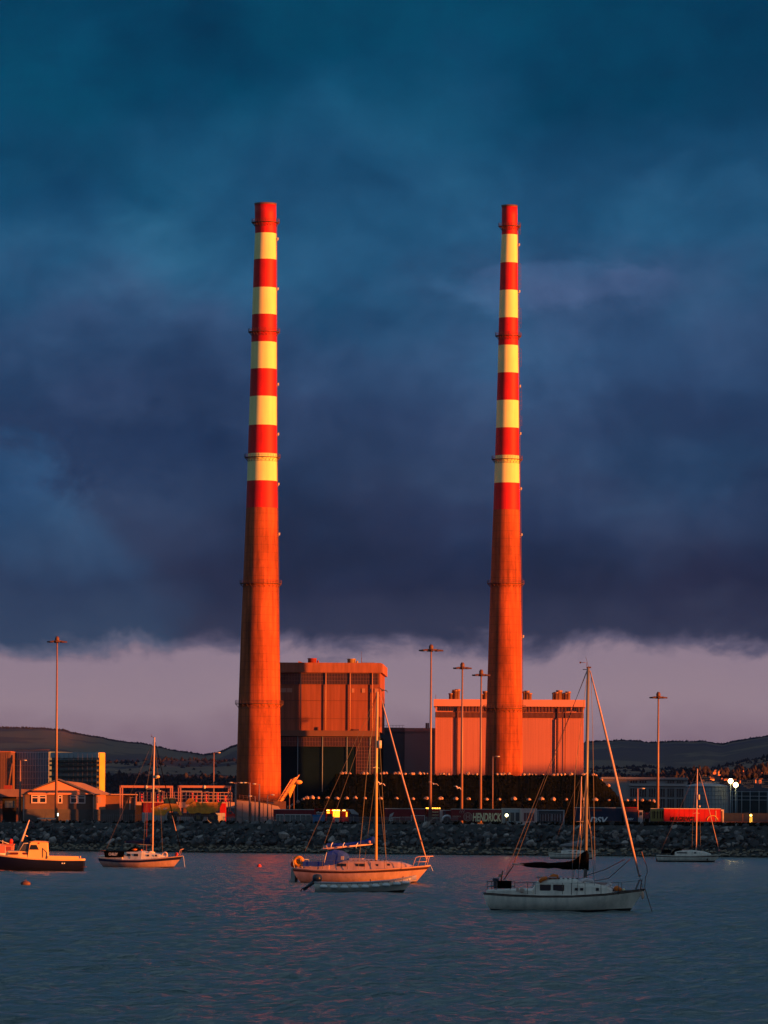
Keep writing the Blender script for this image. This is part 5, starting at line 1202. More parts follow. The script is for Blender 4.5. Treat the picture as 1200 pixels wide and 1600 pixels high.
# ---------------------------------------------------------------- boats
def hull(mb, sheer, xb0, xb1, keel, B, us, mis, s0=.72, tm=.42, N_=30, pw=3.0, x_off=0.0):
    xs0, xs1 = sheer[0][0], sheer[-1][0]; M = len(us)
    def ring(t, side):
        zs = interp(sheer, lerp(xs0, xs1, t))
        b = B / 2 * (s0 + (1 - s0) * sin(pi / 2 * min(1, t / tm))) if t < tm else B / 2 * max(.012, 1 - ((t - tm) / (1 - tm)) ** 2.3)
        out = []
        for u in us:
            p = lerp(pw, 1.25, max(0, (t - .5) * 2)); yy = b * (1 - u ** p * .96)
            out.append((lerp(lerp(xs0, xs1, t), lerp(xb0, xb1, t), u ** (1.6 if t < .2 else 1.0)), side * yy, lerp(zs, keel, u)))
        return out
    for side in (-1, 1):
        vs = []
        for i in range(N_ + 1): vs += ring(i / N_, side)
        o = len(mb.v); mb.v += vs
        for i in range(N_):
            for j in range(M - 1):
                f = (o + i * M + j, o + (i + 1) * M + j, o + (i + 1) * M + j + 1, o + i * M + j + 1)
                if side < 0: f = f[::-1]
                mb.f.append(f if side > 0 else f); mb.mi.append(mis[j]); mb.sm.append(True)
    a = ring(0, -1); b = ring(0, 1); o = len(mb.v); mb.v += a + b
    for j in range(M - 1): mb.f.append((o + j, o + j + 1, o + M + j + 1, o + M + j)); mb.mi.append(mis[j]); mb.sm.append(False)
    dk = []
    for i in range(N_ + 1):
        q = ring(i / N_, 1)[0]; dk += [(q[0], -q[1], q[2]), (q[0], 0, q[2] + .04), (q[0], q[1], q[2])]
    return dk, N_
def deck(dk, N_, m, parent, dz=-.03):
    mb = MB(); mb.add([(a, b * .985, c + dz) for a, b, c in dk], [(i * 3 + j, (i + 1) * 3 + j, (i + 1) * 3 + j + 1, i * 3 + j + 1) for i in range(N_) for j in range(2)])
    return mb.build('deck', m, parent)
def trunk(stn, y_in=.86):       # cabin: stations (x, z0, z1, half width)
    mb = MB(); vs = []
    for x, z0, z1, w in stn:
        h = z1 - z0
        for f_, zf in ((-1, 0), (-y_in - .06, .72), (-y_in + .04, .93), (-y_in * .6, 1.03), (0, 1.06), (y_in * .6, 1.03), (y_in - .04, .93), (y_in + .06, .72), (1, 0)): vs.append((x, f_ * w, z0 + h * zf))
    k = 9; n = len(stn)
    mb.add(vs, [(i * k + j, (i + 1) * k + j, (i + 1) * k + j + 1, i * k + j + 1) for i in range(n - 1) for j in range(k - 1)], 0, False)
    mb.f.append(tuple(range(k - 1, -1, -1))); mb.mi.append(0); mb.sm.append(False)
    mb.f.append(tuple((n - 1) * k + j for j in range(k))); mb.mi.append(0); mb.sm.append(False)
    return mb
def win(fr, x0, x1, y0, y1, w, parent, name='window', m=None, fm=None):
    for s_ in (-1, 1):
        ya, yb = sorted((s_ * w, s_ * (w + .025)))
        o = MB().box((fr.x(x0), ya, fr.z(y1)), (fr.x(x1), yb, fr.z(y0))).build(name, m or DGLASS, parent)
        if fm:
            ya, yb = sorted((s_ * (w - .01), s_ * (w + .015)))
            t = .035; MB().box((fr.x(x0) - t, ya, fr.z(y1) - t), (fr.x(x1) + t, yb, fr.z(y0) + t)).build('frame', fm, o)
def lumpy(pts, name, m, parent, n=12, seed=1, fl=.55):    # sail cover: (x, z_bottom, z_top)
    random.seed(seed); mb = MB(); vs = []; out = []
    for i in range(len(pts) - 1):
        for q in range(4):
            t = q / 4; a, b = pts[i], pts[i + 1]; out.append(tuple(lerp(a[k_], b[k_], t) for k_ in range(3)))
    out.append(pts[-1])
    for x, z0, z1 in out:
        h = (z1 - z0) / 2
        for k_ in range(n):
            a = 2 * pi * k_ / n; j = 1 + random.uniform(-.07, .07); vs.append((x, h * fl * cos(a) * j, (z0 + z1) / 2 + h * sin(a) * j))
    mb.add(vs, [(i * n + k_, i * n + (k_ + 1) % n, (i + 1) * n + (k_ + 1) % n, (i + 1) * n + k_) for i in range(len(out) - 1) for k_ in range(n)], 0, True)
    mb.f.append(tuple(range(n))); mb.mi.append(0); mb.sm.append(False); mb.f.append(tuple((len(out) - 1) * n + k_ for k_ in range(n))); mb.mi.append(0); mb.sm.append(False)
    return mb.build(name, m, parent)
def wires(fr, segs, r, parent, m=WIRE, name='rigging'):
    mb = MB()
    for s_ in segs:
        mb.tube([Vector((fr.x(a[0]), a[2] if len(a) > 2 else 0, fr.z(a[1]))) for a in s_], r, 4, smooth=False)
    return mb.build(name, m, parent)

def heading(r, deg):        # swing the boat about its middle, keeping its apparent length
    r.rotation_euler = (0, 0, R(deg)); r.scale = (1 / cos(R(deg)), 1, 1)
def near_yacht():
    px0, py0 = 882, 1424; fr = Fr(px0, waterY(px0, py0)); r = thing('yacht', 'nearest white yacht with black sail cover and grey mast, mostly in shade', 'yacht', fr.o, 0); heading(r, -9); X_, Z_ = fr.x, fr.z; P = fr.p
    sh = [(X_(a), Z_(b)) for a, b in ((759.5, 1396), (800, 1398.6), (850, 1400), (900, 1399.4), (950, 1396), (1007, 1388))]
    mb = MB(); us = [0, .035, .07, .2, .35, .5, .63, .68, .72, .8, .9, 1]
    dk, n = hull(mb, sh, X_(779), X_(975), -.42, 2.9, us, [0, 1, 0, 0, 0, 0, 2, 2, 2, 2, 2]); mb.build('hull', [GELC, STRB, ANTI], r)
    deck(dk, n, DECK, r)
    rail = MB()
    for s_ in (0, 2): rail.tube([dk[i * 3 + s_] for i in range(n + 1)], .035, 6)
    rail.build('rubbing_strake', STRB, r)
    # cockpit coaming
    trunk([(X_(764), Z_(1396), Z_(1391), 1.05), (X_(790), Z_(1397.4), Z_(1390), 1.15), (X_(812), Z_(1398.5), Z_(1389), 1.2), (X_(836), Z_(1399), Z_(1389), 1.2)], .94).build('cockpit_coaming', GELC, r)
    cb = trunk([(X_(836), Z_(1399), Z_(1386), 1.1), (X_(841), Z_(1399), Z_(1377.5), 1.1), (X_(847), Z_(1399), Z_(1374.6), 1.1), (X_(870), Z_(1399.2), Z_(1373.4), 1.1), (X_(893), Z_(1399.2), Z_(1373.8), 1.08), (X_(903), Z_(1399), Z_(1375.5), 1.05), (X_(915), Z_(1398.5), Z_(1379.5), .98), (X_(935), Z_(1397), Z_(1381.4), .86), (X_(950), Z_(1396), Z_(1384), .7), (X_(957), Z_(1395.5), Z_(1392), .55)]).build('cabin', GELC, r)
    MB().box((X_(840), -.75, Z_(1372.2)), (X_(872), .75, Z_(1369.8))).build('sliding_hatch', GEL, r)
    win(fr, 848, 863, 1383, 1391.5, 1.045, r, fm=STRB); win(fr, 868.5, 883.5, 1383, 1391, 1.045, r, fm=STRB)
    for x, w in ((903.5, 1.03), (911.5, .97), (935.5, .84)): win(fr, x - 2.4, x + 2.4, 1386.8, 1391, w, r, 'porthole')
    # arched canvas and foredeck gear
    MB().tube([P(904, 1383, -.7), P(908, 1377, -.62), P(916, 1374, -.5), P(926, 1376, -.4), P(929, 1379, -.35)], [.05, .11, .12, .1, .04], 8).build('folded_sail', mat('pink_white_cloth', (.7, .6, .6), .8), r)
    MB().box((X_(931), -.35, Z_(1382)), (X_(949), .35, Z_(1378.2))).build('fore_hatch', GEL, r)
    a = MB(); random.seed(4)
    for q in range(9): a.ball((X_(random.uniform(946, 957)), random.uniform(-.3, .2), Z_(random.uniform(1379, 1391))), (random.uniform(.15, .25), .2, random.uniform(.1, .2)), 8, 5)
    a.build('white_bundle', mat('white_pvc', (.72, .62, .62), .7, .15, 4), r)
    MB().ball(P(963.5, 1387.5, -.1), (.19, .2, .16)).ball(P(967, 1388.5, -.1), (.15, .2, .12)).build('orange_bag', ORNG, r)
    MB().ball(P(973.5, 1389.2, -.1), (.11, .1, .07)).build('cream_buoy', CREAM, r)
    MB().tube([P(957, 1391, -.1), P(975, 1391.2, -.1), P(985, 1391, 0)], .05, 6).build('mooring_rope', WIRE, r)
    MB().ball(P(1003.5, 1398, -.16), (.09, .09, .24)).build('bow_fender', mat('peach_fender', (.7, .4, .28), .6), r)
    # mast
    MB().tube([P(914, 1374), P(915.2, 1200), P(916.6, 1043)], [.105, .10, .085], 12).build('mast', mat('grey_mast', (.17, .16, .17), .4, .1, 1, spec=.5), r)
    MB().box((X_(910.5), -.12, Z_(1374.5)), (X_(917.5), .12, Z_(1371))).build('mast_foot', STEEL, r)
    MB().box((X_(914), -.06, Z_(1044)), (X_(921), .06, Z_(1041.6))).build('masthead_fitting', STEEL, r)
    MB().tube([P(917, 1042), P(912.5, 1026)], .01, 4).build('aerial', WIRE, r)
    MB().tube([P(914, 1041), P(914, 1035)], .012, 4).tube([P(904, 1035), P(912.5, 1035.2)], .014, 4).box((X_(903), -.01, Z_(1036.5)), (X_(905.5), .01, Z_(1033.8))).tube([P(908, 1046), P(914, 1046)], .02, 4).build('wind_vane', STEEL, r)
    MB().tube([P(915, 1210, -.62), P(915, 1207, 0), P(915, 1210, .62)], .025, 5).build('spreader', ALU, r)
    lumpy([(X_(a), Z_(c), Z_(b)) for a, b, c in ((812, 1349.5, 1352), (822, 1348.6, 1354.5), (834, 1347.4, 1356), (848, 1346.8, 1357), (858, 1348.4, 1357.4), (868, 1347.6, 1356.4), (880, 1346.8, 1358.6), (890, 1345.6, 1359), (899, 1342, 1358.6), (906, 1336, 1358.4), (912, 1329.5, 1359), (916, 1327, 1359.6), (919, 1334, 1360))], 'sail_cover', BLACKC, r, seed=3, fl=.42)
    MB().tube([P(800, 1350.5), P(815, 1351.5), P(914, 1357)], .04, 6).build('boom', ALU, r)
    # furled headsail on the forestay
    MB().tube([P(919.5, 1048), P(935, 1108), P(955, 1190), P(975, 1275), P(997, 1366)], [.03, .06, .075, .08, .05], 8).build('furled_headsail', SAILW, r)
    MB().ball(P(998, 1367.5), (.09, .09, .06)).build('furling_drum', STEEL, r)
    wires(fr, [[(997.5, 1367), (1004, 1388)], [(917, 1044), (790, 1366)], [(915, 1046, 0), (803, 1351)], [(916, 1046, 0), (899, 1210, -.62), (897, 1398, -1.3)], [(916, 1046, 0), (912, 1210, .62), (910, 1398, 1.3)], [(915, 1212, -.1), (905, 1398, -1.25)], [(915, 1212, .1), (888, 1398, 1.25)], [(915, 1212), (932, 1397, -.8)],
               [(921, 1050), (924, 1140), (929, 1360)], [(798, 1354), (787, 1376)]], .013, r)
    wires(fr, [[(1006, 1386), (1007, 1370), (1010, 1362), (1009, 1352), (1004, 1340), (1001, 1330)], [(929, 1376), (950, 1372), (972, 1352), (983, 1342)], [(915, 1368), (945, 1358), (975, 1342)], [(1007, 1389), (1018, 1425)]], .022, r, STEEL, 'ropes')
    wires(fr, [[(787, 1376), (802, 1353)], [(802, 1353), (807, 1338)]], .028, r, STEEL, 'backstay_strut')
    a = MB()
    for s_ in (-1, 1):
        a.tube([P(992, 1389, s_ * .32), P(998, 1374, s_ * .22), P(1003, 1374, s_ * .05)], .022, 5); a.tube([P(1000, 1388, s_ * .15), P(1001, 1374, s_ * .1)], .02, 5)
    a.tube([P(1003, 1374, -.05), P(1003, 1374, .05)], .02, 5); a.build('pulpit', STEEL, r)
    a = MB()
    for s_ in (-1, 1):
        for x in (765, 779, 801): a.tube([P(x, 1396, s_ * 1.0), P(x, 1378, s_ * 1.0)], .02, 5)
        for y in (1378, 1386): a.tube([P(765, y, s_ * 1.0), P(801, y, s_ * 1.0)], .018, 5)
    a.tube([P(765, 1378, -1), P(765, 1378, 1)], .02, 5); a.build('pushpit', STEEL, r)
    for x in (829, 841, 883, 897, 918, 942, 968):
        for s_ in (-1, 1): w_ = 1.38 if x < 920 else (1.2 if x < 950 else .85); MB().tube([P(x, 1397, s_ * w_), P(x, 1379, s_ * w_)], .016, 4).build('stanchion', WIRE, r)
    wires(fr, [[(801, 1380, s_ * 1.0), (829, 1379.6, s_ * 1.38), (883, 1379.6, s_ * 1.38), (918, 1379.4, s_ * 1.36), (942, 1379, s_ * 1.2), (968, 1378, s_ * .85), (998, 1375, s_ * .22)] for s_ in (-1, 1)], .009, r, WIRE, 'lifeline')
    MB().box((X_(781), -1.06, Z_(1388.5)), (X_(803), -1.02, Z_(1376.5))).build('dodger_panel', BLACKC, r)
    MB().box((X_(772), -.2, Z_(1389)), (X_(777), .15, Z_(1378))).box((X_(771), -.25, Z_(1378.4)), (X_(779), .2, Z_(1373))).build('outboard_motor', OUTB, r)
    MB().tube([P(785, 1378, -.6), P(787.5, 1361, -.6)], .04, 6).build('flag_staff', mat('brown_wood', (.2, .08, .05), .7), r)
    MB().box((X_(781), -.62, Z_(1371)), (X_(787), -.58, Z_(1366.5))).build('tan_lamp', mat('tan_plastic', (.4, .25, .18), .6), r)
    MB().tube([P(846, 1378, -1.0), P(850, 1374, -1.0), P(858, 1371.5, -.95)], [.09, .12, .1], 8).tube([P(861, 1371, -.6), P(866, 1369, -.6), P(872, 1370, -.6), P(872, 1373, -.6)], [.1, .14, .14, .08], 8).build('life_ring', ORNG, r)
    MB().box((X_(811), -1.25, Z_(1393)), (X_(815), -1.15, Z_(1387))).ball(P(820, 1391, -1.25), (.14, .05, .16)).build('winch', mat('peach', (.6, .42, .35), .5), r)
    tl = MB()
    for x in range(853, 906, 7): tl.box((X_(x), -.75, Z_(1373.2)), (X_(x + 3), -.68, Z_(1371.6)))
    tl.build('grab_rail', STRB, r)
near_yacht()

def mid_yacht():
    px0, py0 = 565, 1380; fr = Fr(px0, waterY(px0, py0)); r = thing('yacht', 'orange lit yacht with blue spray hood and blue sail cover in the middle', 'yacht', fr.o, 0); heading(r, -15); X_, Z_ = fr.x, fr.z; P = fr.p
    sh = [(X_(a), Z_(b)) for a, b in ((463, 1357), (500, 1359.8), (550, 1360.2), (600, 1358), (640, 1355), (672, 1351.4))]
    mb = MB(); us = [0, .05, .10, .16, .3, .45, .58, .67, .78, .88, 1]
    dk, n = hull(mb, sh, X_(482), X_(641), -.5, 3.7, us, [0, 1, 1, 0, 0, 0, 0, 2, 2, 2]); mb.build('hull', [GEL, STRB, ANTI], r)
    deck(dk, n, DECK, r)
    rail = MB()
    for s_ in (0, 2): rail.tube([dk[i * 3 + s_] for i in range(n + 1)], .045, 6)
    rail.build('toe_rail', mat('pink_rail', (.6, .35, .3), .6), r)
    trunk([(X_(470), Z_(1358), Z_(1354), 1.3), (X_(500), Z_(1359.4), Z_(1353), 1.4), (X_(520), Z_(1359.6), Z_(1351), 1.4)], .95).build('cockpit_coaming', GEL, r)
    trunk([(X_(514), Z_(1359.6), Z_(1350), 1.3), (X_(532), Z_(1360), Z_(1346), 1.3), (X_(548), Z_(1360), Z_(1343.4), 1.3), (X_(575), Z_(1359), Z_(1343), 1.25), (X_(600), Z_(1358), Z_(1344.6), 1.15), (X_(625), Z_(1356.4), Z_(1346.4), .95), (X_(636), Z_(1355.6), Z_(1349.5), .8), (X_(647), Z_(1354.6), Z_(1353.4), .6)]).build('cabin', GEL, r)
    for x0, x1 in ((532.5, 546.5), (561, 575.5)): win(fr, x0, x1, 1349.6, 1353.6, 1.24 if x0 < 550 else 1.2, r, fm=mat('tan_frame', (.3, .14, .1)))
    win(fr, 592, 596, 1349.8, 1353, 1.10, r); win(fr, 609.5, 613.5, 1349, 1352.2, 1.0, r)
    MB().box((X_(548), -.5, Z_(1343)), (X_(568), .5, Z_(1341.4))).build('sliding_hatch', GEL, r)
    g_ = MB()
    for x in range(548, 612, 7): g_.box((X_(x), -1.0, Z_(1344.6)), (X_(x + 2.5), -.92, Z_(1343.4)))
    g_.build('grab_rail', STRB, r)
    # spray hood
    hood = trunk([(X_(513), Z_(1353.6), Z_(1338), 1.25), (X_(516), Z_(1353), Z_(1331.6), 1.25), (X_(524), Z_(1352), Z_(1329.2), 1.22), (X_(533), Z_(1350), Z_(1330.4), 1.18), (X_(540), Z_(1347), Z_(1334), 1.1), (X_(544), Z_(1345.4), Z_(1338.6), 1.0)], .92); hood.build('spray_hood', BLUEC, r)
    MB().box((X_(537.5), -1.13, Z_(1343.5)), (X_(542), -1.06, Z_(1338))).build('hood_window', mat('clear_vinyl', (.4, .35, .4), .3), r)
    MB().tube([P(511, 1355, -1.35), P(516, 1332, -1.28)], .03, 5).build('hood_frame', PALEGAL, r)
    MB().box((X_(479), -1.42, Z_(1353.6)), (X_(513), -1.38, Z_(1346.4))).build('cockpit_dodger', BLUEC, r)
    MB().torus((X_(471.5), -1.2, Z_(1346.5)), .36, .17, 'y').ball((X_(471.5), -1.15, Z_(1346.5)), (.3, .05, .3)).build('life_ring', mat('amber_ring', (.65, .24, .02), .6), r)
    MB().torus((X_(463.6), -1.0, Z_(1351)), .22, .1, 'y').build('life_ring', REDP, r)
    MB().tube([P(587.3, 1343.5), P(586.8, 1200), P(588, 1081)], [.13, .125, .095], 12).build('mast', mat('gold_mast', (.62, .38, .16), .3, .05, 1, spec=.6), r)
    MB().tube([P(502, 1326.8), P(512, 1326), P(582, 1318)], [.07, .1, .1], 8).box((X_(505), -.12, Z_(1326.6)), (X_(511), .12, Z_(1321.6))).build('boom', mat('pink_boom', (.65, .42, .38), .5), r)
    lumpy([(X_(a), Z_(c), Z_(b)) for a, b, c in ((510, 1318.2, 1324.4), (520, 1317.6, 1324), (535, 1318, 1323.4), (548, 1316.4, 1322.4), (560, 1314.4, 1321.4), (570, 1312.4, 1320.4), (577, 1309, 1319.6), (582, 1306.6, 1319), (586, 1308, 1318.6))], 'sail_cover', BLUEC, r, seed=6, fl=.6)
    ti = MB()
    for x in (517.5, 536, 557): ti.tube([P(x, 1325, -.24), P(x + 1.2, 1320, -.3), P(x + 2.4, 1316.8, -.12)], .035, 4)
    ti.build('cover_tie', WLET, r)
    MB().ball(P(578.5, 1315.4, -.38), (.13, .03, .13)).build('pink_disc', mat('pink_disc', (.7, .3, .35), .6), r)
    MB().tube([P(590, 1085), P(595.5, 1095), P(597, 1103), P(630, 1222), P(666, 1343)], [.02, .02, .055, .08, .06], 8).build('furled_headsail', SAILW, r)
    MB().tube([P(656.4, 1312), P(657.6, 1315.6)], .11, 8).ball(P(667, 1345), (.12, .12, .08)).build('furling_drum', STEEL, r)
    MB().tube([P(592, 1157), P(592, 1169)], [.17, .17], 10).build('radar_reflector', PALEGAL, r)
    MB().tube([P(586.8, 1200, -1.0), P(586.8, 1198, 0), P(586.8, 1200, 1.0)], .03, 5).build('spreader', ALU, r)
    wires(fr, [[(588, 1083), (469, 1346)], [(588, 1084), (577, 1200, -1.0), (568, 1358, -1.8)], [(588, 1084), (590, 1200, 1.0), (596, 1357, 1.8)], [(587, 1200), (612, 1357, -1.6)], [(587, 1202), (560, 1358, 1.7)], [(588, 1083), (504, 1325)], [(667, 1345), (671, 1352)]], .016, r)
    a = MB()
    for s_ in (-1, 1): a.tube([P(648, 1354, s_ * .9), P(653, 1339, s_ * .8), P(658, 1337.5, s_ * .65), P(676, 1337, s_ * .1)], .03, 5); a.tube([P(651, 1346, s_ * .82), P(668, 1345.5, s_ * .3)], .025, 5); a.tube([P(665, 1352, s_ * .35), P(669, 1337.5, s_ * .3)], .025, 5)
    a.build('pulpit', mat('pink_rail', (.6, .35, .3)), r)
    a = MB()
    for s_ in (-1, 1):
        for x in (466, 478, 491): a.tube([P(x, 1357, s_ * 1.35), P(x - 3, 1343, s_ * 1.35)], .025, 5)
        a.tube([P(463, 1343, s_ * 1.35), P(488, 1343.4, s_ * 1.35)], .025, 5)
    a.tube([P(463, 1343, -1.35), P(463, 1343, 1.35)], .025, 5); a.build('pushpit', PALEGAL, r)
    for x in (512, 530, 551, 577, 607, 632):
        for s_ in (-1, 1): w_ = 1.78 if x < 600 else (1.5 if x < 620 else 1.15); MB().tube([P(x, 1358, s_ * w_), P(x, 1345, s_ * w_)], .018, 4).build('stanchion', WIRE, r)
    wires(fr, [[(488, 1345, s_ * 1.35), (512, 1345, s_ * 1.78), (577, 1345, s_ * 1.78), (607, 1344, s_ * 1.5), (632, 1343, s_ * 1.15), (652, 1341, s_ * .8)] for s_ in (-1, 1)], .011, r, WIRE, 'lifeline')
    # self steering gear and ladder on the transom
    MB().prism([(X_(455), Z_(1379)), (X_(462), Z_(1379)), (X_(464), Z_(1358)), (X_(457), Z_(1358))], -.5, .5).build('rudder', mat('greenish_white', (.45, .45, .42), .6), r)
    MB().tube([P(468, 1356, -.6), P(466, 1372, -.5), P(461, 1378.5, -.4)], .06, 6).tube([P(461, 1360, -.5), P(470, 1361, -.5)], .05, 6).box((X_(452), -.4, Z_(1379.4)), (X_(462), -.1, Z_(1377.6))).build('steering_gear', STEEL, r)
    MB().tube([P(672, 1351), P(676, 1360)], .025, 4).build('anchor_rode', PALEGAL, r)
mid_yacht()

def launch():
    px0, py0 = 565, 1394.5; fr = Fr(px0, waterY(px0, py0)); r = thing('launch', 'open launch with a row of white fenders and a tilted navy outboard', 'launch', fr.o, R(.5)); X_, Z_ = fr.x, fr.z; P = fr.p
    sh = [(X_(a), Z_(b)) for a, b in ((491, 1379), (530, 1380), (575, 1378.6), (610, 1375.4), (635, 1371.4), (650, 1368))]
    mb = MB(); us = [0, .08, .2, .35, .5, .66, .74, .86, 1]
    dk, n = hull(mb, sh, X_(494), X_(625), -.3, 2.3, us, [1, 0, 0, 0, 0, 2, 2, 2], s0=.85, tm=.5); mb.build('hull', [GELK, GREYM, ANTI], r)
    # open inside: floor below the gunwale plus inner walls
    fl = MB(); fl.add([(a, b * .93, c - .35) for a, b, c in dk], [(i * 3 + j, (i + 1) * 3 + j, (i + 1) * 3 + j + 1, i * 3 + j + 1) for i in range(n) for j in range(2)])
    fl.build('floor', mat('launch_floor', (.25, .22, .2), .8, .2, 2), r)
    inn = MB()
    for s_ in (0, 2):
        vs = []
        for i in range(n + 1): q = dk[i * 3 + s_]; vs += [(q[0], q[1] * .99, q[2]), (q[0], q[1] * .93, q[2] - .36)]
        inn.add(vs, [(i * 2, i * 2 + 1, i * 2 + 3, i * 2 + 2) for i in range(n)])
    inn.build('inner_side', GELK, r)
    gw = MB()
    for s_ in (0, 2): gw.tube([dk[i * 3 + s_] for i in range(n + 1)], .06, 6)
    gw.build('gunwale', mat('grey_gunwale', (.40, .38, .40), .7), r)
    for x in (535, 580): MB().box((X_(x), -1.05, Z_(1380.6)), (X_(x + 7), 1.05, Z_(1379.6))).build('thwart', DECK, r)
    for k_ in range(9):
        x = 505.5 + k_ * 16.2 if k_ < 7 else (620 if k_ == 7 else 633.5)
        t = (X_(x) - sh[0][0]) / (sh[-1][0] - sh[0][0]); i = int(t * n); q = dk[i * 3]
        w = 5.6 * fr.m
        f_ = MB().tube([(X_(x) - w, q[1] - .06, q[2] - .3), (X_(x) - w * .8, q[1] - .1, q[2] - .3), (X_(x) + w * .8, q[1] - .1, q[2] - .3), (X_(x) + w, q[1] - .06, q[2] - .3)], [.06, .125, .125, .06], 8)
        fo = f_.build('fender', mat('white_fender', (.85, .82, .80), .6), r)
        MB().tube([(X_(x) - w * .8, q[1] - .05, q[2]), (X_(x) - w * .8, q[1] - .1, q[2] - .28)], .015, 4).tube([(X_(x) + w * .8, q[1] - .05, q[2]), (X_(x) + w * .8, q[1] - .1, q[2] - .28)], .015, 4).build('lanyard', WIRE, fo)
    ob = MB(); ob.lathe([(Z_(1378), .30), (Z_(1374), .37), (Z_(1369), .35), (Z_(1366.6), .22), (Z_(1366), .05)], 14, c=(X_(495.5), 0)); o = ob.build('outboard_motor', OUTB, r)
    MB().tube([P(492, 1377), P(483, 1384), P(474, 1391)], [.17, .13, .11], 8).prism([(X_(476), Z_(1392)), (X_(481), Z_(1390)), (X_(477), Z_(1386)), (X_(471), Z_(1389))], -.1, .1).build('outboard_leg', OUTB, o)
    MB().box((X_(481) - .2, -.22, Z_(1386.4)), (X_(481) + .25, .22, Z_(1385.6))).tube([P(472, 1389, -.25), P(471, 1391, 0), P(470, 1393, .25)], .05, 4).build('propeller', STEEL, o)
    MB().box((X_(621), -.2, Z_(1374.5)), (X_(627), .2, Z_(1372))).build('bow_box', STRB, r)
    MB().tube([P(578.5, 1378), P(578.5, 1373.5)], .04, 5).tube([P(629, 1372), P(630, 1368.4)], .03, 5).build('cleat', STEEL, r)
    MB().box((X_(640), -.25, Z_(1374)), (X_(650.5), .25, Z_(1368.6))).build('stem_cap', GELK, r)
launch()

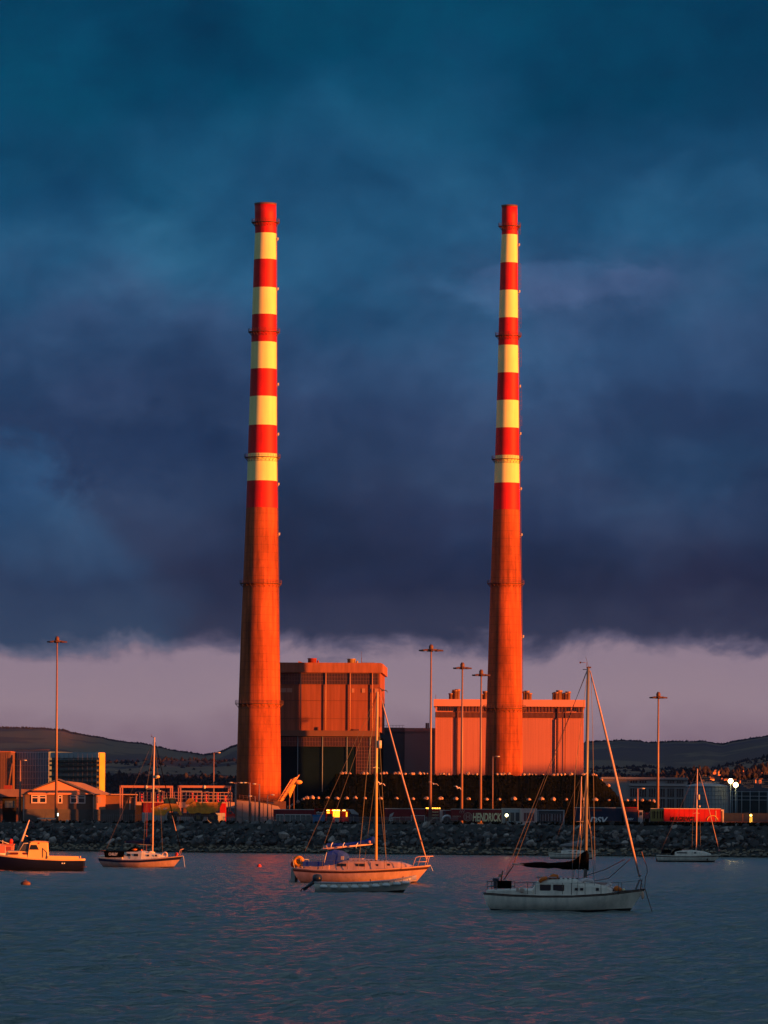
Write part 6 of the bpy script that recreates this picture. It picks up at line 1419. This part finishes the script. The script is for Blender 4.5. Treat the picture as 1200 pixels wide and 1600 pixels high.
def motorboat():
    px0, py0 = 50, 1361; fr = Fr(px0, waterY(px0, py0)); r = thing('motorboat', 'navy hulled motorboat with orange lit white wheelhouse at the left edge', 'motorboat', fr.o, 0); X_, Z_ = fr.x, fr.z; P = fr.p
    # bow points left: build bow at +x then mirror
    def mir(mb): mb.v = [(-a, b, c) for a, b, c in mb.v]; mb.f = [f[::-1] for f in mb.f]; return mb
    xx = lambda px: -X_(px)
    sh = [(xx(a), Z_(b)) for a, b in ((132, 1343), (100, 1343.4), (50, 1341.6), (10, 1337.6), (-20, 1334), (-38, 1331.6))]
    mb = MB(); us = [0, .05, .3, .55, .70, .76, .86, .93, 1]
    dk, n = hull(mb, sh, xx(129), xx(-24), -.45, 3.4, us, [1, 0, 0, 0, 0, 2, 3, 3], s0=.86)
    mir(mb).build('hull', [NAVY, mat('gunwale_white', (.78, .5, .34), .5), ANTR, ANTI], r)
    dk = [(-a, b, c) for a, b, c in dk]; deck(dk, n, DECK, r)
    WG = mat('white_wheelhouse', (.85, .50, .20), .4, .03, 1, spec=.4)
    gw = MB()
    for s_ in (0, 2): gw.tube([dk[i * 3 + s_] for i in range(n + 1)], .06, 6)
    gw.build('gunwale', WG, r)
    c = trunk([(X_(9), Z_(1340), Z_(1334), .7), (X_(13), Z_(1340.6), Z_(1329.6), .95), (X_(30), Z_(1341), Z_(1329.4), 1.15), (X_(47), Z_(1342), Z_(1329.6), 1.2)]); c.build('coachroof', WG, r)
    wh = MB().prism([(X_(44), Z_(1342)), (X_(75.5), Z_(1343)), (X_(74), Z_(1317)), (X_(72), Z_(1315.6)), (X_(50), Z_(1315.6)), (X_(47.5), Z_(1318))], -1.2, 1.2); wh.build('wheelhouse', WG, r)
    MB().prism([(X_(46), Z_(1315.6)), (X_(76), Z_(1315.8)), (X_(72), Z_(1314.2)), (X_(56), Z_(1313.6))], -1.28, 1.28).build('wheelhouse_roof', mat('tan_roof', (.5, .28, .2), .6), r)
    for s_ in (-1, 1):
        ya, yb = sorted((s_ * 1.2, s_ * 1.225)); ya2, yb2 = sorted((s_ * 1.205, s_ * 1.213))
        w = MB().prism([(X_(47.3), Z_(1327)), (X_(60.8), Z_(1327)), (X_(57.5), Z_(1320.6)), (X_(49.6), Z_(1320.6))], ya, yb).build('side_window', DGLASS, r)
        MB().prism([(X_(46.6), Z_(1327.6)), (X_(61.8), Z_(1327.6)), (X_(58.1), Z_(1320)), (X_(49.1), Z_(1320))], ya2, yb2).build('frame', STRB, w)
        for x0, x1 in ((16, 30), (36, 47)):
            ya, yb = sorted((s_ * 1.05, s_ * 1.12)); MB().prism([(X_(x0 + 1.5), Z_(1335.4)), (X_(x1 - 1.5), Z_(1335.4)), (X_(x1), Z_(1333.8)), (X_(x1 - 1.5), Z_(1332)), (X_(x0 + 1.5), Z_(1332)), (X_(x0), Z_(1333.8))], ya, yb).build('cabin_window', mat('red_brown_glass', (.12, .02, .02), .3), r)
    MB().prism([(X_(31), Z_(1329.2)), (X_(44), Z_(1329.4)), (X_(47.4), Z_(1318)), (X_(38), Z_(1318))], -1.0, 1.0).build('windscreen', mat('screen_glass', (.05, .06, .08), .15, spec=.7), r)
    MB().tube([P(30.5, 1329.6, -1.02), P(37.8, 1317.6, -1.02), P(48, 1317.4, -1.02)], .05, 5).build('windscreen_frame', PALEGAL, r)
    MB().prism([(X_(75), Z_(1343)), (X_(122), Z_(1343.4)), (X_(121.5), Z_(1337.6)), (X_(76), Z_(1337))], -1.35, -1.25).prism([(X_(75), Z_(1343)), (X_(122), Z_(1343.4)), (X_(121.5), Z_(1337.6)), (X_(76), Z_(1337))], 1.25, 1.35).build('bulwark', WG, r)
    MB().prism([(X_(75), Z_(1343)), (X_(132), Z_(1343)), (X_(131.6), Z_(1341)), (X_(76), Z_(1341.4))], -1.5, 1.5).build('aft_deck', WG, r)
    for x in (126.5, 92, 88): MB().tube([P(x, 1342, -1.3), P(x, 1337, -1.3)], .06, 6).build('post', WG, r)
    wires(fr, [[(68, 1340, -1.24), (68, 1325, -1.24), (74.5, 1332, -1.24), (74.5, 1341, -1.24)]], .03, r, STEEL, 'handrail')
    MB().tube([P(28, 1329), P(36, 1307), P(45.4, 1281)], [.16, .12, .05], 8).tube([P(37, 1304), P(43, 1307)], .05, 5).build('raked_mast', mat('peach_mast', (.72, .45, .38), .5), r)
    MB().ball(P(61.5, 1317.6, -1.22), (.1, .05, .09)).build('nav_light', REDP, r)
    for x in (98.5, 101.8): MB().ball(P(x, 1348.5, -1.66), (.09, .03, .07)).build('outlet', WLET, r)
    MB().box((X_(128), -1.3, Z_(1354.6)), (X_(134.5), 1.3, Z_(1353.2))).build('swim_platform', STRB, r)
    wires(fr, [[(9, 1333, -.9), (9, 1322, -.9), (-15, 1317, -.6)], [(-4, 1335, -.9), (-4, 1319.6, -.75)]], .035, r, PALEGAL, 'bow_rail')
motorboat()

def cabin_boat():
    fr = Fr(-2, 655); r = thing('cabin_boat', 'red orange cabin boat partly cut off behind the motorboat bow', 'boat', fr.o); X_, Z_ = fr.x, fr.z; P = fr.p
    def mir(mb): mb.v = [(-a, b, c) for a, b, c in mb.v]; mb.f = [f[::-1] for f in mb.f]; return mb
    sh = [(-X_(a), Z_(b)) for a, b in ((24, 1333), (0, 1333), (-25, 1330), (-45, 1327))]
    mb = MB(); dk, n = hull(mb, sh, -X_(20), -X_(-38), -.4, 2.6, [0, .1, .3, .6, .8, 1], [0, 0, 0, 0, 1]); mir(mb).build('hull', [GELK, ANTI], r)
    deck([(-a, b, c) for a, b, c in dk], n, DECK, r)
    m_ = mat('red_orange_cabin', (.55, .16, .12), .6, .1, 1)
    MB().prism([(X_(-24), Z_(1332)), (X_(20.5), Z_(1333)), (X_(21.5), Z_(1320.6)), (X_(-14), Z_(1319.6))], -1.0, 1.0).build('cabin', m_, r)
    MB().box((X_(-15), -1.1, Z_(1319.6)), (X_(22.3), 1.1, Z_(1318.4))).build('roof', m_, r)
    MB().box((X_(9), -1.03, Z_(1329)), (X_(18), -1.001, Z_(1323))).build('window', mat('red_glass', (.3, .06, .06), .4), r)
    MB().ball(P(17, 1314.6), (.28, .2, .35)).box((X_(15), -.1, Z_(1318.4)), (X_(19), .1, Z_(1315.5))).build('horn_lamp', REDP, r)
    MB().tube([P(4, 1318.5), P(4, 1312.5)], .06, 5).tube([P(-8, 1311), P(16, 1319)], .05, 5).build('rail', PALEGAL, r)
cabin_boat()

def small_yacht(kind):
    if kind == 'left':
        px0, py0 = 221, 1355.4; Y = waterY(px0, py0); fr = Fr(px0, Y); r = thing('yacht', 'yacht with navy stripe, lettered dark dodger and orange lit bow near the dump truck', 'yacht', fr.o, 0); heading(r, -22)
        shp = ((157, 1340.5), (190, 1343.4), (225, 1343.2), (255, 1340.6), (287, 1336.4)); b0, b1, B = 168, 268, 2.9
        us = [0, .06, .20, .26, .45, .62, .71, .88, 1]; mi = [0, 1, 1, 0, 0, 0, 2, 2]; stripe = STRN
    elif kind == 'back':
        px0, py0 = 894, 1342; Y = waterY(px0, py0); fr = Fr(px0, Y); r = thing('yacht', 'small distant yacht with grey sail cover, moored behind the mast of the nearest yacht', 'yacht', fr.o, 0); heading(r, -12)
        shp = ((858, 1332.6), (880, 1333.4), (905, 1333), (934, 1331.6)); b0, b1, B = 863, 922, 2.6
        us = [0, .10, .18, .4, .60, .85, 1]; mi = [0, 1, 0, 0, 2, 2]; stripe = STRB
    else:
        px0, py0 = 1076, 1347; Y = waterY(px0, py0); fr = Fr(px0, Y); r = thing('yacht', 'small white yacht with pink lit bare mast at the right, before the bright red trailer', 'yacht', fr.o, 0); heading(r, -14)
        shp = ((1028, 1336), (1055, 1337), (1090, 1336.6), (1125, 1335)); b0, b1, B = 1031, 1112, 2.8
        us = [0, .10, .2, .4, .60, .85, 1]; mi = [0, 1, 0, 0, 2, 2]; stripe = STRB
    X_, Z_, P = fr.x, fr.z, fr.p
    mb = MB(); dk, n = hull(mb, [(X_(a), Z_(b)) for a, b in shp], X_(b0), X_(b1), -.4, B, us, mi); mb.build('hull', [GELC if kind != 'left' else GEL, stripe, ANTI], r); deck(dk, n, DECK, r)
    if kind == 'left':
        trunk([(X_(158), Z_(1341), Z_(1337), .95), (X_(196), Z_(1343), Z_(1336.4), 1.15)], .95).build('cockpit_coaming', GELC, r)
        trunk([(X_(196), Z_(1343.4), Z_(1333), 1.1), (X_(202), Z_(1343.4), Z_(1330.4), 1.1), (X_(226), Z_(1343), Z_(1330), 1.1), (X_(233), Z_(1342.6), Z_(1332), 1.0), (X_(252), Z_(1341.4), Z_(1334.4), .8), (X_(262), Z_(1340), Z_(1338), .6)]).build('cabin', GELC, r)
        win(fr, 203, 209, 1334, 1338, 1.04, r); win(fr, 214, 221, 1334, 1338, 1.04, r); win(fr, 235, 238, 1335, 1338, .95, r); win(fr, 247, 250, 1335, 1338, .86, r)
        d = MB().prism([(X_(169), Z_(1340)), (X_(199), Z_(1339.4)), (X_(200), Z_(1330.6)), (X_(167), Z_(1329.6))], -1.26, -1.2).build('cockpit_dodger', BLACKC, r)
        text_part('lettering', 'CHILEY', .36, WLET, d, X_(175), -1.265, Z_(1337), X_(189.5) - X_(175), depth=.005, bold=.02)
        trunk([(X_(199), Z_(1334), Z_(1331), .9), (X_(206), Z_(1333), Z_(1325.4), .9), (X_(213), Z_(1332), Z_(1324.2), .85), (X_(219), Z_(1331), Z_(1328), .8)]).build('spray_hood', BLACKC, r)
        MB().ball(P(213, 1327.6, -.7), (.38, .2, .14)).ball(P(223, 1328.6, -.4), (.1, .1, .12)).build('orange_float', ORNG, r)
        MB().tube([P(233, 1334, -.7), P(238, 1330.6, -.6), (X_(245), -.5, Z_(1332))], [.06, .13, .06], 6).build('folded_sail', mat('pink_white_cloth', (.7, .6, .6)), r)
        MB().torus((X_(260), -.4, Z_(1335.4)), .3, .12, 'y').build('life_ring', mat('pink_ring', (.7, .5, .48), .6), r)
        MB().ball(P(277, 1334.5, -.1), (.2, .18, .26)).build('red_bag', REDP, r)
        MB().tube([P(238.4, 1331), P(239, 1240), P(240.6, 1152)], [.11, .1, .08], 10).build('mast', mat('pink_mast', (.62, .42, .36), .4), r)
        MB().tube([P(228.6, 1333, 0), P(229.4, 1278, 0), P(230, 1240, 0)], [.04, .035, .02], 6).build('flag_pole', mat('red_pole', (.4, .1, .08), .6), r)
        lumpy([(X_(a), Z_(c), Z_(b)) for a, b, c in ((194, 1315, 1317), (205, 1313.6, 1318.4), (218, 1313, 1319), (228, 1311, 1319.4), (236, 1306.5, 1319.6), (239, 1309, 1320))], 'sail_cover', mat('dark_blue_canvas', (.010, .014, .06), .9), r, seed=8)
        MB().tube([P(194, 1318), P(238, 1320)], .05, 6).build('boom', ALU, r)
        MB().tube([P(242, 1160), P(252, 1202), P(270, 1274), P(283.4, 1328)], [.03, .055, .065, .05], 8).build('furled_headsail', BLACKC, r)
        MB().tube([P(270, 1274, -.08), P(276, 1298, -.08)], [.02, .07], 6).build('sail_cloth_edge', SAILW, r)
        MB().ball(P(245.5, 1213.6), (.32, .3, .2)).tube([P(240, 1216), P(245, 1216)], .04, 5).build('radar_dome', mat('radome', (.75, .55, .35), .5), r)
        MB().tube([P(235, 1150), P(240, 1153)], .03, 4).tube([P(235.5, 1147), P(236, 1152)], .02, 4).build('wind_vane', STEEL, r)
        wires(fr, [[(240, 1155), (160, 1338)], [(240, 1156), (232, 1230, -.6), (230, 1341, -1.3)], [(240, 1156), (246, 1230, .6), (249, 1341, 1.2)], [(283, 1327), (286, 1337)]], .015, r)
        MB().tube([P(232, 1233, -.6), P(239, 1232, 0), P(246, 1233, .6)], .03, 5).build('spreader', ALU, r)
        MB().tube([P(158, 1340, -.8), P(159, 1329, -.8), P(168, 1329.4, -.9)], .03, 5).tube([P(158, 1340, .8), P(159, 1329, .8), P(159, 1329, -.8)], .03, 5).build('pushpit', STEEL, r)
        MB().tube([P(280, 1337, -.3), P(284, 1327, -.2), P(287.5, 1326, 0), P(284, 1327, .2), P(280, 1337, .3)], .035, 5).build('pulpit', mat('pink_rail', (.6, .35, .3)), r)
        wires(fr, [[(287.5, 1337), (290, 1354)]], .025, r, PALEGAL, 'mooring_rope')
    elif kind == 'back':
        trunk([(X_(878), Z_(1333.4), Z_(1329.4), .9), (X_(886), Z_(1333.4), Z_(1328.2), .95), (X_(910), Z_(1333), Z_(1329), .85), (X_(918), Z_(1332.6), Z_(1331.4), .6)]).build('cabin', GELC, r)
        win(fr, 888, 894, 1329.8, 1331.6, .85, r); win(fr, 899, 903, 1329.8, 1331.6, .83, r)
        trunk([(X_(879), Z_(1331), Z_(1328), .7), (X_(883), Z_(1330), Z_(1326), .7), (X_(890), Z_(1329), Z_(1326.4), .6)]).build('spray_hood', GREYC, r)
        MB().tube([P(905.6, 1329), P(906.4, 1280), P(907.6, 1213)], [.11, .1, .08], 8).build('mast', mat('pink_mast', (.62, .42, .36), .4), r)
        lumpy([(X_(a), Z_(c), Z_(b)) for a, b, c in ((876, 1319.4, 1322.4), (884, 1318, 1322.6), (894, 1316.6, 1322.6), (902, 1313.6, 1322), (908, 1312, 1321), (911, 1315, 1320))], 'sail_cover', GREYC, r, seed=12)
        MB().tube([P(874, 1322), P(906, 1322)], .05, 6).build('boom', ALU, r)
        MB().tube([P(908.5, 1240), P(913, 1262), P(929.6, 1326)], [.03, .06, .05], 6).build('furled_headsail', SAILW, r)
        wires(fr, [[(907.4, 1215), (895, 1240, -.1), (862, 1331)], [(907.4, 1216), (898, 1278, -.5), (898, 1332, -1.1)], [(907.4, 1216), (912, 1278, .5), (909, 1332, 1.1)], [(907.5, 1215), (909, 1240)], [(929.6, 1326), (933, 1332)]], .016, r)
        MB().tube([P(900, 1284, -.5), P(906.4, 1283), P(911, 1284, .5)], .03, 5).build('spreader', ALU, r)
        MB().tube([P(859, 1333, -.7), P(859.5, 1327, -.7), P(868, 1327, -.8)], .03, 4).build('pushpit', STEEL, r)
    else:
        trunk([(X_(1056), Z_(1337), Z_(1331), 1.0), (X_(1064), Z_(1337), Z_(1329), 1.0), (X_(1085), Z_(1336.6), Z_(1329), .95), (X_(1100), Z_(1336), Z_(1330.6), .8), (X_(1110), Z_(1335.8), Z_(1334), .55)]).build('cabin', GELC, r)
        MB().box((X_(1066), -.4, Z_(1328.8)), (X_(1078), .4, Z_(1327.4))).build('sliding_hatch', GEL, r)
        win(fr, 1059, 1075, 1331.6, 1333.4, .93, r); win(fr, 1085.5, 1089, 1331.4, 1333.4, .88, r)
        MB().box((X_(1036), -1.0, Z_(1334)), (X_(1050), -.9, Z_(1327.8))).build('cockpit_dodger', BLACKC, r)
        trunk([(X_(1050), Z_(1336), Z_(1333), .8), (X_(1055), Z_(1334), Z_(1327.6), .8), (X_(1062), Z_(1331), Z_(1325.6), .75), (X_(1066), Z_(1330), Z_(1328), .7)]).build('spray_hood', BLACKC, r)
        MB().tube([P(1087.4, 1329), P(1088, 1260), P(1088.6, 1201)], [.11, .1, .07], 8).build('mast', mat('pink_mast', (.62, .42, .36), .4), r)
        MB().tube([P(1091.5, 1208), P(1098, 1230), P(1122, 1326)], [.03, .06, .06], 6).build('furled_headsail', SAILW, r)
        MB().ball(P(1123, 1328.4), (.2, .15, .2)).build('furling_drum', mat('pink_drum', (.5, .2, .2), .6), r)
        MB().tube([P(1091.2, 1241.5), P(1091.2, 1249.5)], .15, 8).ball(P(1092.2, 1260), (.17, .15, .2)).build('radar_reflector', mat('radome', (.75, .55, .35)), r)
        wires(fr, [[(1088.6, 1202), (1031, 1335)], [(1088.6, 1203), (1083, 1270, -.5), (1083, 1336, -1.2)], [(1088.6, 1203), (1092, 1270, .5), (1093, 1336, 1.1)], [(1088.6, 1202), (1091.5, 1208)]], .014, r)
        MB().tube([P(1083, 1271, -.5), P(1088, 1270), P(1092, 1271, .5)], .03, 5).build('spreader', ALU, r)
        MB().prism([(X_(1104), Z_(1344)), (X_(1107), Z_(1344)), (X_(1105.4), Z_(1340))], -.62, -.6).build('bow_mark', STRB, r)
        MB().tube([P(1114, 1335.6, -.4), P(1116, 1329, -.35), P(1125, 1329, 0)], .03, 4).tube([P(1125, 1336), P(1130, 1346)], .025, 4).build('pulpit', STEEL, r)
        MB().tube([P(1029, 1337, -.7), P(1030, 1330, -.7), P(1036, 1330, -.8)], .03, 4).build('pushpit', STEEL, r)
        MB().box((X_(1026), -.1, Z_(1347.5)), (X_(1031), .1, Z_(1340))).build('rudder', STRB, r)
for k_ in ('left', 'back', 'right'): small_yacht(k_)

# buoys and birds
for px, py, m, lab, s_ in ((40, 1382.6, STEEL, 'dark mooring buoy low in the water below the motorboat', .24), (405, 1354.6, REDP, 'small red buoy floating in front of the rocks', .28)):
    fr = Fr(px, waterY(px, py)); r = thing('mooring_buoy', lab, 'buoy', fr.o)
    MB().ball((0, 0, .1), (s_ * (1.8 if px < 100 else 1), s_, s_)).build('float', m, r); MB().torus((0, 0, s_ + .12), .07, .025, 'y').build('ring', STEEL, r)
def bird(px, py, Y, label, dark, wing=0):
    p = Wp(px, py, Y); b = MB(); b.tube([(-.28, 0, 0), (-.12, 0, .02), (.1, 0, .03), (.25, 0, .05), (.33, 0, .04)], [.02, .09, .09, .05, .01], 8)
    for s_ in (-1, 1):
        b.add([(-.1, s_ * .05, .04), (.12, s_ * .05, .04), (.06, s_ * .4, .2), (-.12, s_ * .4, .19), (-.12, s_ * .75, .08), (-.16, s_ * .72, .07)], [(0, 1, 2, 3), (3, 2, 4, 5)])
        b.add([(-.1, s_ * .05, .02), (.12, s_ * .05, .02), (.06, s_ * .4, .18), (-.12, s_ * .4, .17), (-.12, s_ * .75, .065), (-.16, s_ * .72, .06)], [(3, 2, 1, 0), (5, 4, 2, 3)])
    o = b.build('seagull', mat('dark_feather', (.05, .05, .06), .8) if dark else mat('white_feather', (.7, .55, .5), .8), None, p); o.rotation_euler = (R(20), R(-15), R(60 + wing)); o.scale = (1.7,) * 3; tag(o, label, 'bird')
bird(597.8, 1079, 900, 'dark gull flying right of the middle yacht masthead', True)
bird(677, 1225, 1100, 'white gull flying beside the tallest light mast', False, 40)
bird(716, 1231.6, 1100, 'white gull flying left of the second light mast', False, -20)
bird(594.5, 1225, 1000, 'small gull low against the dark embankment by the middle mast', False)

# ---------------------------------------------------------------- air between the port and the hills
hz = MB(); hz.box((-6000, -300, -4), (6000, 13500, 330)); ho = hz.build('haze', []); ho['kind'] = 'stuff'
hm = bpy.data.materials.new('haze_air'); hm.use_nodes = True; t = hm.node_tree; t.nodes.clear()
pv = t.nodes.new('ShaderNodeVolumePrincipled'); pv.inputs['Color'].default_value = (.22, .40, .95, 1); pv.inputs['Density'].default_value = 0.7e-5; pv.inputs['Anisotropy'].default_value = .2
mo = t.nodes.new('ShaderNodeOutputMaterial'); t.links.new(pv.outputs[0], mo.inputs['Volume']); ho.data.materials.append(hm)
